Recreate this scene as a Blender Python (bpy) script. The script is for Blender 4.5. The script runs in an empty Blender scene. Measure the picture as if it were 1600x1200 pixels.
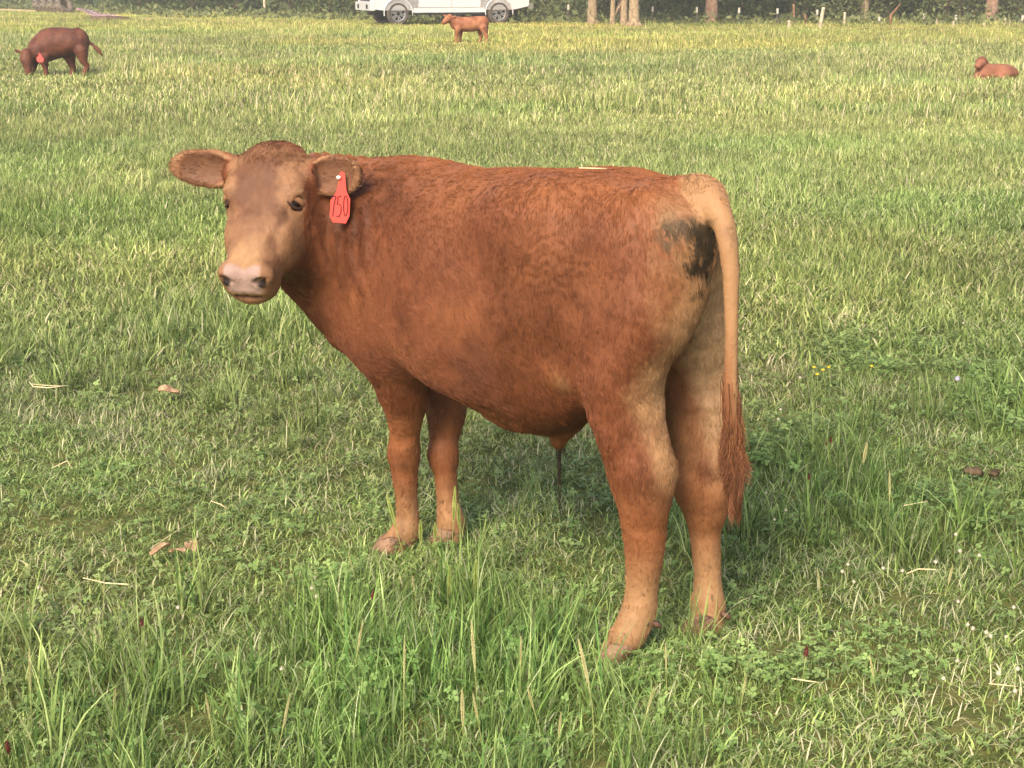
import bpy, bmesh, math, random
import numpy as np
from mathutils import Vector, Matrix

sc = bpy.context.scene
C = sc.collection
R = math.radians

# ---------------------------------------------------------------- camera
CAM_H = 1.5
PITCH = math.atan((600 + 35) / 2400.0)      # tilt below the horizon
cam_d = bpy.data.cameras.new('camera'); cam = bpy.data.objects.new('camera', cam_d); C.objects.link(cam)
cam_d.sensor_width = 36; cam_d.lens = 54; cam_d.clip_start = 0.05; cam_d.clip_end = 2000
cam.location = (0, 0, CAM_H); cam.rotation_euler = (R(90) - PITCH, 0, 0)
sc.camera = cam

# ---------------------------------------------------------------- daylight
SUN_AZ, SUN_EL = R(205), R(40)               # from +Y clockwise; behind the camera, a little to its left
w = bpy.data.worlds.new('World'); sc.world = w; w.use_nodes = True
nt = w.node_tree; bg = nt.nodes['Background']
sky = nt.nodes.new('ShaderNodeTexSky'); sky.sky_type = 'NISHITA'; sky.sun_disc = False
sky.sun_elevation = SUN_EL; sky.sun_rotation = SUN_AZ; sky.air_density = 1.0; sky.dust_density = 4.0; sky.ozone_density = 0.6
nt.links.new(sky.outputs[0], bg.inputs[0]); bg.inputs[1].default_value = 0.15
sl = bpy.data.lights.new('sun', 'SUN'); sun = bpy.data.objects.new('sun', sl); C.objects.link(sun)
sl.energy = 2.0; sl.angle = R(20); sl.color = (1.0, 0.90, 0.76)
sd = Vector((math.sin(SUN_AZ) * math.cos(SUN_EL), math.cos(SUN_AZ) * math.cos(SUN_EL), math.sin(SUN_EL)))
sun.rotation_euler = sd.to_track_quat('Z', 'Y').to_euler(); sun.location = sd * 30
sc.view_settings.view_transform = 'Standard'; sc.view_settings.look = 'None'
sc.view_settings.gamma = 1; sc.view_settings.use_curve_mapping = False
sc.view_settings.exposure = 0.84
sc.cycles.max_bounces = 4; sc.cycles.diffuse_bounces = 2; sc.cycles.glossy_bounces = 2; sc.cycles.transmission_bounces = 3; sc.cycles.transparent_max_bounces = 8
sc.cycles.use_denoising = True
sc.cycles_curves.shape = 'RIBBONS'

# ---------------------------------------------------------------- helpers
FWD = np.array([0, math.cos(PITCH), -math.sin(PITCH)]); UPV = np.array([0, math.sin(PITCH), math.cos(PITCH)])
def at(px, py, Y):
    """the point at ground distance Y metres seen at (px, py) of the 1600 x 1200 photograph"""
    d = FWD + np.array([1., 0, 0]) * (px - 800) / 2400 - UPV * (py - 600) / 2400
    return np.array([0, 0, CAM_H]) + d * (Y / d[1])
def ground(px, py, z=0.0):
    d = FWD + np.array([1., 0, 0]) * (px - 800) / 2400 - UPV * (py - 600) / 2400
    return np.array([0, 0, CAM_H]) + d * ((z - CAM_H) / d[2])
def proj(P):
    P = np.asarray(P, float) - np.array([0, 0, CAM_H]); z = P @ FWD
    return np.stack([800 + 2400 * P[..., 0] / z, 600 - 2400 * (P @ UPV) / z, z], -1)

def tag(o, label=None, cat=None, group=None, kind=None):
    if label: o['label'] = label
    if cat: o['category'] = cat
    if group: o['group'] = group
    if kind: o['kind'] = kind
    return o
def empty(name, loc=(0, 0, 0), rz=0.0):
    o = bpy.data.objects.new(name, None); C.objects.link(o); o.empty_display_size = 0.1
    o.location = Vector([float(q) for q in loc]); o.rotation_euler = (0, 0, rz); return o
def adopt(o, parent):
    """parent a world-space mesh without moving it"""
    o.parent = parent; o.matrix_parent_inverse = Matrix.Translation(-parent.location); return o
def mesh_obj(name, verts, faces, mat, parent=None, smooth=True):
    me = bpy.data.meshes.new(name)
    verts = np.asarray(verts, float)
    if isinstance(faces, np.ndarray):
        n, k = faces.shape
        me.vertices.add(len(verts)); me.vertices.foreach_set('co', verts.astype(np.float32).ravel())
        me.loops.add(n * k); me.loops.foreach_set('vertex_index', faces.astype(np.int32).ravel())
        me.polygons.add(n); me.polygons.foreach_set('loop_start', np.arange(0, n * k, k, dtype=np.int32))
        me.update(calc_edges=True)
    else:
        me.from_pydata([tuple(v) for v in verts], [], faces)
    me.polygons.foreach_set('use_smooth', np.full(len(me.polygons), smooth))
    if mat: me.materials.append(mat)
    o = bpy.data.objects.new(name, me); C.objects.link(o)
    if parent is not None: o.parent = parent
    return o
def bm_obj(name, bm, mat, parent=None, smooth=False):
    me = bpy.data.meshes.new(name); bm.to_mesh(me); bm.free()
    for p in me.polygons: p.use_smooth = smooth
    me.materials.append(mat); o = bpy.data.objects.new(name, me); C.objects.link(o)
    if parent is not None: o.parent = parent
    return o
def copy_tree(o, parent=None):
    c = o.copy(); C.objects.link(c)
    if parent is not None: c.parent = parent
    for ch in list(o.children): copy_tree(ch, c)
    return c

def new_mat(name, rough=0.6, spec=0.3):
    m = bpy.data.materials.new(name); m.use_nodes = True
    b = m.node_tree.nodes['Principled BSDF']; b.inputs['Roughness'].default_value = rough
    b.inputs['Specular IOR Level'].default_value = spec
    return m, m.node_tree, b
def lin(r, g, b):
    f = lambda c: (c / 255 / 12.92) if c / 255 <= .04045 else ((c / 255 + .055) / 1.055) ** 2.4
    return np.array([f(r), f(g), f(b)])
def noise_mat(name, c1, c2, scale=8, rough=0.7, spec=0.25, bump=0.0, bscale=40, detail=5, metallic=0, coords='Object'):
    m, t, b = new_mat(name, rough, spec)
    tc = t.nodes.new('ShaderNodeTexCoord'); n = t.nodes.new('ShaderNodeTexNoise'); n.inputs['Scale'].default_value = scale
    n.inputs['Detail'].default_value = detail
    t.links.new(tc.outputs[coords], n.inputs['Vector'])
    r = t.nodes.new('ShaderNodeValToRGB'); r.color_ramp.elements[0].position = .35; r.color_ramp.elements[1].position = .65
    r.color_ramp.elements[0].color = (*c1, 1); r.color_ramp.elements[1].color = (*c2, 1)
    t.links.new(n.outputs[0], r.inputs[0]); t.links.new(r.outputs[0], b.inputs['Base Color'])
    b.inputs['Metallic'].default_value = metallic
    if bump:
        n2 = t.nodes.new('ShaderNodeTexNoise'); n2.inputs['Scale'].default_value = bscale; n2.inputs['Detail'].default_value = 4
        t.links.new(tc.outputs[coords], n2.inputs['Vector'])
        bp = t.nodes.new('ShaderNodeBump'); bp.inputs['Strength'].default_value = bump; bp.inputs['Distance'].default_value = 0.02
        t.links.new(n2.outputs[0], bp.inputs['Height']); t.links.new(bp.outputs[0], b.inputs['Normal'])
    return m

# smooth value noise in 3D (numpy), used for coats, hair flow and field variation
def vnoise(P, scale, seed=0):
    P = np.asarray(P, float) * scale + seed * 17.31
    i = np.floor(P).astype(np.int64); f = P - i; f = f * f * (3 - 2 * f)
    def h(a, b, c):
        n = (a * 73856093) ^ (b * 19349663) ^ (c * 83492791) ^ (seed * 2654435)
        n = (n ^ (n >> 13)) * 1274126177 & 0x7fffffff
        return ((n ^ (n >> 16)) & 0xffff) / 65535.0
    r = 0
    for dx in (0, 1):
        for dy in (0, 1):
            for dz in (0, 1):
                wt = (f[..., 0] if dx else 1 - f[..., 0]) * (f[..., 1] if dy else 1 - f[..., 1]) * (f[..., 2] if dz else 1 - f[..., 2])
                r = r + wt * h(i[..., 0] + dx, i[..., 1] + dy, i[..., 2] + dz)
    return r
def fnoise(P, scale, seed=0, oct=3):
    r = 0; a = 1; s = 0
    for k in range(oct):
        r = r + a * vnoise(P, scale * 2 ** k, seed + k); s += a; a *= .5
    return r / s

# ---------------------------------------------------------------- implicit-surface modeller for the animals
class Body:
    def __init__(self): self.prims = []
    def add(self, fn, c, rad, k, op='add'): self.prims.append((fn, np.asarray(c, float), rad, k, op))
    def cone(self, a, b, ra, rb, k=.04, op='add'):
        a = np.asarray(a, float); b = np.asarray(b, float); ab = b - a; L = max(ab @ ab, 1e-9)
        def fn(P):
            t = np.clip((P - a) @ ab / L, 0, 1); t2 = t
            return np.linalg.norm(P - a - t[:, None] * ab, axis=1) - (ra + (rb - ra) * t2)
        self.add(fn, (a + b) / 2, math.sqrt(L) / 2 + max(ra, rb), k, op)
    def chain(self, pts, k=.03, op='add', grow=.2, n=5):
        """a limb: one smooth tapering tube through the points (Catmull-Rom), hard union inside"""
        P0 = np.array([list(p) + [r + k * grow] for p, r in pts], float)
        Q = np.vstack([2 * P0[0] - P0[1], P0, 2 * P0[-1] - P0[-2]]); out = []
        for i in range(1, len(Q) - 2):
            a, b, c, d = Q[i - 1:i + 3]
            for t in np.linspace(0, 1, n, endpoint=False):
                out.append(.5 * (2 * b + (c - a) * t + (2 * a - 5 * b + 4 * c - d) * t * t + (3 * b - a - 3 * c + d) * t ** 3))
        out.append(Q[-2]); S = np.array(out)
        def fn(P):
            D = np.full(len(P), 9.)
            for a, b in zip(S[:-1], S[1:]):
                ab = b[:3] - a[:3]; t = np.clip((P - a[:3]) @ ab / max(ab @ ab, 1e-9), 0, 1)
                D = np.minimum(D, np.linalg.norm(P - a[:3] - t[:, None] * ab, axis=1) - (a[3] + (b[3] - a[3]) * t))
            return D
        c = S[:, :3].mean(0); self.add(fn, c, (np.linalg.norm(S[:, :3] - c, axis=1) + S[:, 3]).max(), k, op)
    def ell(self, c, r, axes=None, k=.04, op='add'):
        c = np.asarray(c, float); r = np.asarray(r, float); A = np.eye(3) if axes is None else np.stack(axes, 1)
        def fn(P):
            q = (P - c) @ A; k0 = np.linalg.norm(q / r, axis=1); k1 = np.linalg.norm(q / r ** 2, axis=1)
            return k0 * (k0 - 1) / np.maximum(k1, 1e-6)
        self.add(fn, c, max(r), k, op)
    def loft(self, O, ax, side, up, st, k=.05, ex=2.3):
        """st rows: t, half width, top, bottom, (middle fraction, side offset)"""
        st = np.array([list(s) + [.5, 0.][len(s) - 4:] if len(s) < 6 else list(s) for s in st], float)
        O = np.asarray(O, float); tt = np.linspace(st[0, 0], st[-1, 0], 160)
        tab = np.stack([smooth_interp(tt, st[:, 0], st[:, j]) for j in range(1, 6)])
        def fn(P):
            q = P - O; t = q @ ax; v = q @ side; z = q @ up
            tc = np.clip(t, st[0, 0], st[-1, 0])
            wd, tp, bt, mf, so = [np.interp(tc, tt, tab[j]) for j in range(5)]
            zc = bt + (tp - bt) * mf; hh = np.where(z > zc, tp - zc, zc - bt)
            qn = ((np.abs(v - so) / wd) ** ex + (np.abs(z - zc) / hh) ** ex) ** (1 / ex)
            d = (qn - 1) * np.minimum(wd, hh); e = np.maximum(st[0, 0] - t, t - st[-1, 0])
            return np.where(e > 0, np.sqrt(np.maximum(d, 0) ** 2 + e ** 2), d)
        L = st[-1, 0] - st[0, 0]; zm = (st[:, 2].max() + st[:, 3].min()) / 2
        c = O + ax * (st[0, 0] + st[-1, 0]) / 2 + up * zm
        rad = math.sqrt((L / 2) ** 2 + st[:, 1].max() ** 2 + ((st[:, 2].max() - st[:, 3].min()) / 2) ** 2)
        self.add(fn, c, rad, k)
    def eval(self, P):
        F = np.full(len(P), 1.0)
        for fn, c, rad, k, op in self.prims:
            m = np.einsum('ij,ij->i', P - c, P - c) < (rad + k + .12) ** 2
            if not m.any(): continue
            d = fn(P[m]); f = F[m]
            if op == 'add':
                h = np.maximum(k - np.abs(f - d), 0) / k; F[m] = np.minimum(f, d) - h * h * k / 4
            else:
                d = -d; h = np.maximum(k - np.abs(f - d), 0) / k; F[m] = np.maximum(f, d) + h * h * k / 4
        return F
    def mesh(self, h=.006):
        lo = np.min([c - rad - .03 for fn, c, rad, k, op in self.prims if op == 'add'], 0)
        hi = np.max([c + rad + .03 for fn, c, rad, k, op in self.prims if op == 'add'], 0)
        B = 4; nb = np.ceil((hi - lo) / (h * B)).astype(int) + 1
        g = np.stack(np.meshgrid(*[np.arange(n) for n in nb], indexing='ij'), -1).reshape(-1, 3)
        fc = self.eval(lo + (g * B + 1.5) * h)
        act = np.abs(fc) < B * h * .87 * 1.7 + .004
        F = np.empty(nb * B, np.float32); Fv = F.reshape(nb[0], B, nb[1], B, nb[2], B).transpose(0, 2, 4, 1, 3, 5)
        Fv[...] = np.where(fc < 0, -1., 1.).reshape(nb)[..., None, None, None]
        ga = g[act]; off = np.stack(np.meshgrid(*[np.arange(B)] * 3, indexing='ij'), -1).reshape(-1, 3)
        P = (lo + (ga[:, None, :] * B + off[None]) * h).reshape(-1, 3)
        Fv[act.reshape(nb)] = self.eval(P).reshape(-1, B, B, B)
        return surface_nets(F, lo, h)

def smooth_interp(x, xp, fp):
    """monotone-ish cubic through the stations"""
    xp = np.asarray(xp); fp = np.asarray(fp); d = np.diff(fp) / np.diff(xp)
    m = np.empty(len(xp)); m[0] = d[0]; m[-1] = d[-1]; m[1:-1] = (d[1:] + d[:-1]) / 2
    i = np.clip(np.searchsorted(xp, x) - 1, 0, len(xp) - 2); hh = xp[i + 1] - xp[i]; t = (x - xp[i]) / hh
    return ((2 * t ** 3 - 3 * t ** 2 + 1) * fp[i] + (t ** 3 - 2 * t ** 2 + t) * hh * m[i] +
            (-2 * t ** 3 + 3 * t ** 2) * fp[i + 1] + (t ** 3 - t ** 2) * hh * m[i + 1])

def surface_nets(F, lo, h):
    ins = F < 0; nx, ny, nz = F.shape
    cnt = np.zeros((nx - 1, ny - 1, nz - 1), np.int8)
    cor = [(a, b, c) for a in (0, 1) for b in (0, 1) for c in (0, 1)]
    for a, b, c in cor: cnt += ins[a:nx - 1 + a, b:ny - 1 + b, c:nz - 1 + c]
    cells = np.argwhere((cnt > 0) & (cnt < 8))
    idx = np.full(cnt.shape, -1, np.int32); idx[tuple(cells.T)] = np.arange(len(cells))
    v = {k: F[cells[:, 0] + k[0], cells[:, 1] + k[1], cells[:, 2] + k[2]] for k in cor}
    S = np.zeros((len(cells), 3)); N = np.zeros(len(cells))
    for p in cor:
        for ax in range(3):
            if p[ax]: continue
            q = list(p); q[ax] = 1; q = tuple(q); a, b = v[p], v[q]; m = (a < 0) != (b < 0)
            t = np.where(m, a / np.where(m, a - b, 1), 0)
            pos = np.array(p, float)[None] + 0 * S; pos[:, ax] += t
            S += pos * m[:, None]; N += m
    V = lo + (cells + S / N[:, None]) * h
    quads = []
    for ax in range(3):
        sl0 = [slice(None)] * 3; sl1 = [slice(None)] * 3; sl0[ax] = slice(0, -1); sl1[ax] = slice(1, None)
        e = np.argwhere(ins[tuple(sl0)] != ins[tuple(sl1)])
        o1, o2 = [(1, 2), (2, 0), (0, 1)][ax]
        ok = (e[:, o1] > 0) & (e[:, o2] > 0); e = e[ok]
        flip = ins[tuple(e.T)]
        def ci(d1, d2):
            c = e.copy(); c[:, o1] -= d1; c[:, o2] -= d2; return idx[np.minimum(c[:, 0], idx.shape[0] - 1), np.minimum(c[:, 1], idx.shape[1] - 1), np.minimum(c[:, 2], idx.shape[2] - 1)]
        q = np.stack([ci(1, 1), ci(0, 1), ci(0, 0), ci(1, 0)], 1)
        q[~flip] = q[~flip][:, ::-1]; quads.append(q)
    Q = np.concatenate(quads); return V, Q[(Q >= 0).all(1)]

def vert_normals(V, Q):
    n = np.cross(V[Q[:, 2]] - V[Q[:, 0]], V[Q[:, 3]] - V[Q[:, 1]]); N = np.zeros_like(V)
    for j in range(4): np.add.at(N, Q[:, j], n)
    return N / np.maximum(np.linalg.norm(N, axis=1), 1e-12)[:, None]
def unit(v): v = np.asarray(v, float); return v / np.linalg.norm(v)
# ================================================================ the calf in front
def sstep0(x, a, b): t = np.clip((x - a) / (b - a), 0, 1); return t * t * (3 - 2 * t)
AX = unit([-.70, .714, 0]); SD = unit([-.714, -.70, 0]); UP = np.array([0, 0, 1.])
BO = np.array([.362, 3.323, 0.])
def bl(u, v, z): return BO + AX * u + SD * v + UP * z        # calf-local: along the spine, to its left, up

# head frame: hf runs from poll to muzzle, hn out of the forehead, hs to the calf's left (picture right)
YAW, HP = R(14), R(52)
hf = np.array([-math.sin(YAW) * math.cos(HP), -math.cos(YAW) * math.cos(HP), -math.sin(HP)])
hn = np.array([-math.sin(YAW) * math.sin(HP), -math.cos(YAW) * math.sin(HP), math.cos(HP)])
hs = np.cross(hf, hn); hs = hs if hs[0] > 0 else -hs
POLL = at(424, 226, 3.86)
def hd(s, n, t): return POLL + hs * s + hn * n + hf * t

B = Body()
# trunk: u, half width, top, bottom, middle
B.loft(BO, AX, SD, UP, [
    (-.065, .05, .97, .84, .5), (-.05, .10, .995, .80, .5), (-.01, .145, 1.038, .76, .53), (.06, .178, 1.066, .69, .54),
    (.18, .205, 1.074, .56, .52), (.30, .230, 1.072, .475, .49), (.42, .252, 1.064, .458, .47), (.55, .27, 1.055, .468, .45),
    (.68, .265, 1.043, .495, .46), (.80, .235, 1.036, .535, .50), (.90, .20, 1.03, .565, .54), (.98, .165, 1.0, .58, .54),
    (1.05, .135, .95, .59, .52), (1.10, .09, .87, .61, .5), (1.125, .04, .80, .66, .5)], k=.05, ex=2.3)
# haunches and thighs
for s in (1, -1):
    B.ell(bl(.17, s * .10, .84), (.15, .09, .18), (AX, SD, UP), k=.12)
    B.ell(bl(.31, s * .155, .97), (.07, .045, .045), (AX, SD, UP), k=.14)           # hook bone
    B.ell(bl(-.02, s * .06, .94), (.045, .045, .06), (AX, SD, UP), k=.10)         # pin bone
    B.ell(bl(.90, s * .155, .76), (.14, .07, .22), (AX, SD, UP), k=.09)           # shoulder
    B.ell(bl(1.02, s * .11, .66), (.08, .055, .10), (AX, SD, UP), k=.09)
B.ell(bl(.88, 0, .985), (.16, .06, .055), (AX, SD, UP), k=.08)                     # withers
B.ell(bl(1.02, 0, .57), (.09, .065, .07), (AX, SD, UP), k=.08)                      # brisket
B.ell(bl(-.07, -.005, .64), (.13, .022, .24), (AX, SD, UP), k=.07, op='sub')     # cleft between the thighs
# near hind leg
B.chain([(at(1030, 380, 3.31), .108), (at(1010, 470, 3.285), .110), (at(982, 535, 3.285), .094), (at(972, 600, 3.29), .079), (at(979, 660, 3.282), .066), (at(1000, 735, 3.27), .057)], k=.055)
B.chain([(at(980, 560, 3.33), .035), (at(992, 630, 3.29), .034), (at(1010, 690, 3.25), .026), (at(1020, 738, 3.235), .024), (at(1012, 790, 3.245), .025)], k=.05)
B.chain([(at(1003, 735, 3.27), .062), (at(1006, 790, 3.262), .051), (at(1007, 860, 3.258), .039), (at(1003, 915, 3.257), .031), (at(999, 950, 3.255), .034),
         (at(987, 982, 3.238), .033), (at(978, 996, 3.228), .033)], k=.03)
# far hind leg
B.chain([(bl(.08, -.085, .90), .105), (bl(.065, -.10, .76), .105), (at(1082, 560, 3.46), .088), (at(1092, 640, 3.46), .068), (at(1092, 700, 3.45), .055), (at(1093, 755, 3.43), .048)], k=.05)
B.chain([(at(1112, 640, 3.44), .05), (at(1116, 700, 3.41), .034), (at(1113, 745, 3.39), .030), (at(1108, 800, 3.40), .03)], k=.05)
B.chain([(at(1093, 755, 3.43), .047), (at(1100, 810, 3.415), .034), (at(1104, 870, 3.405), .027), (at(1106, 915, 3.40), .027), (at(1106, 940, 3.395), .034),
         (at(1106, 962, 3.385), .033), (at(1105, 974, 3.378), .033)], k=.03)
# near fore leg
B.chain([(at(640, 400, 3.86), .108), (at(630, 470, 3.84), .106), (at(622, 530, 3.85), .092), (at(625, 575, 3.865), .070), (at(631, 620, 3.885), .050), (at(633, 670, 3.91), .031), (at(631, 710, 3.925), .027)], k=.06)
B.chain([(at(631, 705, 3.93), .030), (at(632, 735, 3.93), .031), (at(635, 775, 3.925), .025), (at(637, 808, 3.925), .026), (at(634, 828, 3.92), .034),
         (at(625, 842, 3.908), .032), (at(617, 851, 3.90), .032)], k=.025)
# far fore leg
B.chain([(bl(.90, -.12, .74), .10), (bl(.89, -.12, .62), .085), (at(692, 590, 4.06), .066), (at(697, 640, 4.03), .046), (at(694, 685, 4.01), .029), (at(692, 712, 4.0), .027)], k=.05)
B.chain([(at(692, 708, 4.0), .030), (at(696, 742, 3.99), .026), (at(700, 785, 3.98), .025), (at(704, 812, 3.975), .033), (at(704, 829, 3.97), .033), (at(703, 839, 3.963), .033)], k=.025)
# belly fold, sheath, scrotum
B.chain([(bl(.34, .02, .52), .04), (at(888, 645, 3.60), .034), (at(878, 668, 3.62), .025), (at(873, 688, 3.62), .012)], k=.04)
B.ell(at(1028, 625, 3.52), (.045, .045, .085), k=.03)
B.chain([(at(950, 500, 3.40), .060), (at(928, 560, 3.40), .055), (at(900, 600, 3.44), .048), (at(862, 622, 3.53), .045), (at(812, 630, 3.62), .04)], k=.08)   # flank fold
# neck
B.chain([(bl(.95, .03, .88), .11), (at(560, 322, 4.10), .110), (at(500, 308, 4.02), .095), (hd(.02, -.11, .06), .062)], k=.08)
B.chain([(bl(1.0, .03, .74), .15), (at(545, 400, 4.08), .15), (at(500, 370, 3.99), .125), (hd(.02, -.13, .12), .09)], k=.08)
B.chain([(bl(1.05, .03, .62), .07), (at(550, 485, 4.10), .062), (at(498, 428, 4.00), .058), (at(466, 395, 3.90), .05)], k=.08)
# head
HL = .88
B.loft(POLL, hf, hs, hn, [(a * HL, b, c, d, e) for a, b, c, d, e in [
    (-.040, .035, -.04, -.10, .5), (-.022, .062, -.016, -.13, .5), (.015, .087, .004, -.16, .55), (.07, .099, .014, -.18, .6), (.12, .101, .010, -.19, .62),
    (.165, .100, .003, -.20, .65), (.21, .079, -.003, -.20, .62), (.26, .077, -.006, -.185, .62), (.31, .071, -.008, -.155, .58), (.355, .069, -.012, -.132, .54),
    (.395, .071, -.020, -.122, .5), (.425, .062, -.036, -.110, .5), (.44, .045, -.050, -.095, .5)]], k=.03, ex=2.5)
for s in (1, -1):
    B.ell(hd(s * .068, -.11, .19), (.03, .07, .085), (hs, hn, hf), k=.05)                 # cheek / jaw
    B.ell(hd(s * .082, -.018, .118), (.016, .016, .032), (hs, hn, hf), k=.04)            # brow
    B.ell(hd(s * .096, -.024, .152), (.014, .015, .020), (hs, hn, hf), k=.010, op='sub')  # socket
    B.ell(hd(s * .040, -.024, .350), (.028, .022, .026), (hs, hn, hf), k=.03)            # nostril wing
    nx = unit(hf * .75 + hs * s * .55 + hn * .35); ny = unit(np.cross(nx, hn)); nz = np.cross(nx, ny)
    B.ell(hd(s * .046, -.022, .374), (.021, .0105, .018), (nx, nz, ny), k=.008, op='sub')
B.ell(hd(0, -.098, .356), (.046, .026, .038), (hs, hn, hf), k=.022)                        # chin
B.ell(hd(0, -.074, .398), (.036, .003, .040), (hs, hn, hf), k=.007, op='sub')            # mouth
# ears
def ear(base, tip, wid_dir, face, wid, k=.02):
    base = np.asarray(base); ax = unit(tip - base); L = np.linalg.norm(tip - base)
    wd = unit(wid_dir - ax * (wid_dir @ ax)); fc = np.cross(ax, wd); fc = fc if fc @ face > 0 else -fc
    c = base + ax * L * .56
    B.ell(c, (L * .47, wid, .017), (ax, wd, fc), k=k)
    B.cone(base, base + ax * L * .35, .030, .034, k=.035)
    B.ell(c + fc * .018 + ax * .002, (L * .40, wid * .82, .019), (ax, wd, fc), k=.010, op='sub')
    return c, ax, wd, fc
EAR_R = ear(hd(-.078, -.06, .045), at(268, 258, 3.89), np.array([0, 0, 1.]), np.array([0, -1., .0]), .048)
EAR_L = ear(hd(.082, -.065, .045), at(564, 274, 3.77), np.array([.1, 0, 1.]), np.array([-.3, -1., .0]), .050)
# tail
B.chain([(bl(.18, 0, 1.005), .05), (bl(.08, 0, 1.008), .046), (at(1088, 303, 3.31), .037), (at(1113, 318, 3.25), .027), (at(1132, 352, 3.205), .018), (at(1141, 410, 3.185), .0125),
         (at(1143, 490, 3.175), .0095), (at(1142, 580, 3.17), .009), (at(1142, 650, 3.17), .010), (at(1146, 720, 3.17), .007)], k=.03)
CV, CQ = B.mesh(.0062)
CN = vert_normals(CV, CQ)
# folds of loose skin round the neck behind the jaw, faint ripples of hide on the flank
_n0 = at(500, 380, 3.97); _nd = unit(at(610, 330, 4.0) - at(480, 350, 3.95)); _s = (CV - _n0) @ _nd
_w = fnoise(CV, 9, 5) ; _m = np.exp(-((_s - .06) / .075) ** 2) * sstep0(CV[:, 2], .70, .80) * ((CV - BO) @ AX > .75) * (np.linalg.norm(CV - hd(0, -.05, .12), axis=1) > .13) * (np.linalg.norm(CV - EAR_L[0], axis=1) > .105)
CV = CV + CN * ((np.sin(_s * 6.283 / .034 + _w * 9 + CV[:, 2] * 6) * .0042 * _m)[:, None])
_u = (CV - BO) @ AX; _m = np.exp(-((_u - .17) / .10) ** 2 - ((CV[:, 2] - .90) / .07) ** 2) + .6 * np.exp(-((_u - .34) / .09) ** 2 - ((CV[:, 2] - 1.0) / .05) ** 2)
CV = CV + CN * ((np.sin(CV[:, 2] * 6.283 / .021 + fnoise(CV, 14, 9) * 34 + _u * 14) * .0010 * _m)[:, None])
CV = CV + CN * ((fnoise(CV, 16, 19, 2) - .5) * .006 * (CV[:, 2] > .3) * (np.linalg.norm(CV - hd(0, -.06, .2), axis=1) > .24))[:, None]
CN = vert_normals(CV, CQ)
# hollows and bony swellings of a lean young animal: picture place on the near side, radius, depth
def near_point(px, py):
    p = proj(CV); m = np.where((np.abs(p[:, 0] - px) < 6) & (np.abs(p[:, 1] - py) < 6))[0]; return CV[m[np.argmin(p[m, 2])]]
for px, py, rr_, dp in ((915, 440, .075, -.014), (880, 500, .07, -.010), (850, 560, .06, -.008), (660, 470, .045, -.008), (672, 530, .045, -.012), (688, 580, .045, -.014), (600, 470, .05, -.009), (580, 400, .05, -.006),
                        (990, 300, .05, .008), (1085, 350, .05, .005), (620, 480, .05, .008), (640, 380, .06, .006), (930, 610, .05, .008), (985, 740, .03, .004), (860, 590, .04, .008),
                        (434, 372, .020, -.006), (420, 392, .018, -.004), (452, 352, .016, .003), (448, 375, .022, .004), (398, 300, .03, -.003), (372, 285, .025, .003), (440, 285, .025, .003), (360, 365, .02, -.004), (388, 395, .022, .003), (428, 440, .016, .004), (628, 712, .018, .003), (632, 690, .02, -.003), (1003, 955, .02, .003), (1000, 880, .02, -.002)):
    a_ = near_point(px, py); CV = CV + CN * (dp * np.exp(-((CV - a_) ** 2).sum(1) / rr_ ** 2) * np.clip(CN @ unit(np.array([0, 0, CAM_H]) - a_) * 2, 0, 1))[:, None]
CN = vert_normals(CV, CQ)
print('calf verts', len(CV))
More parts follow.
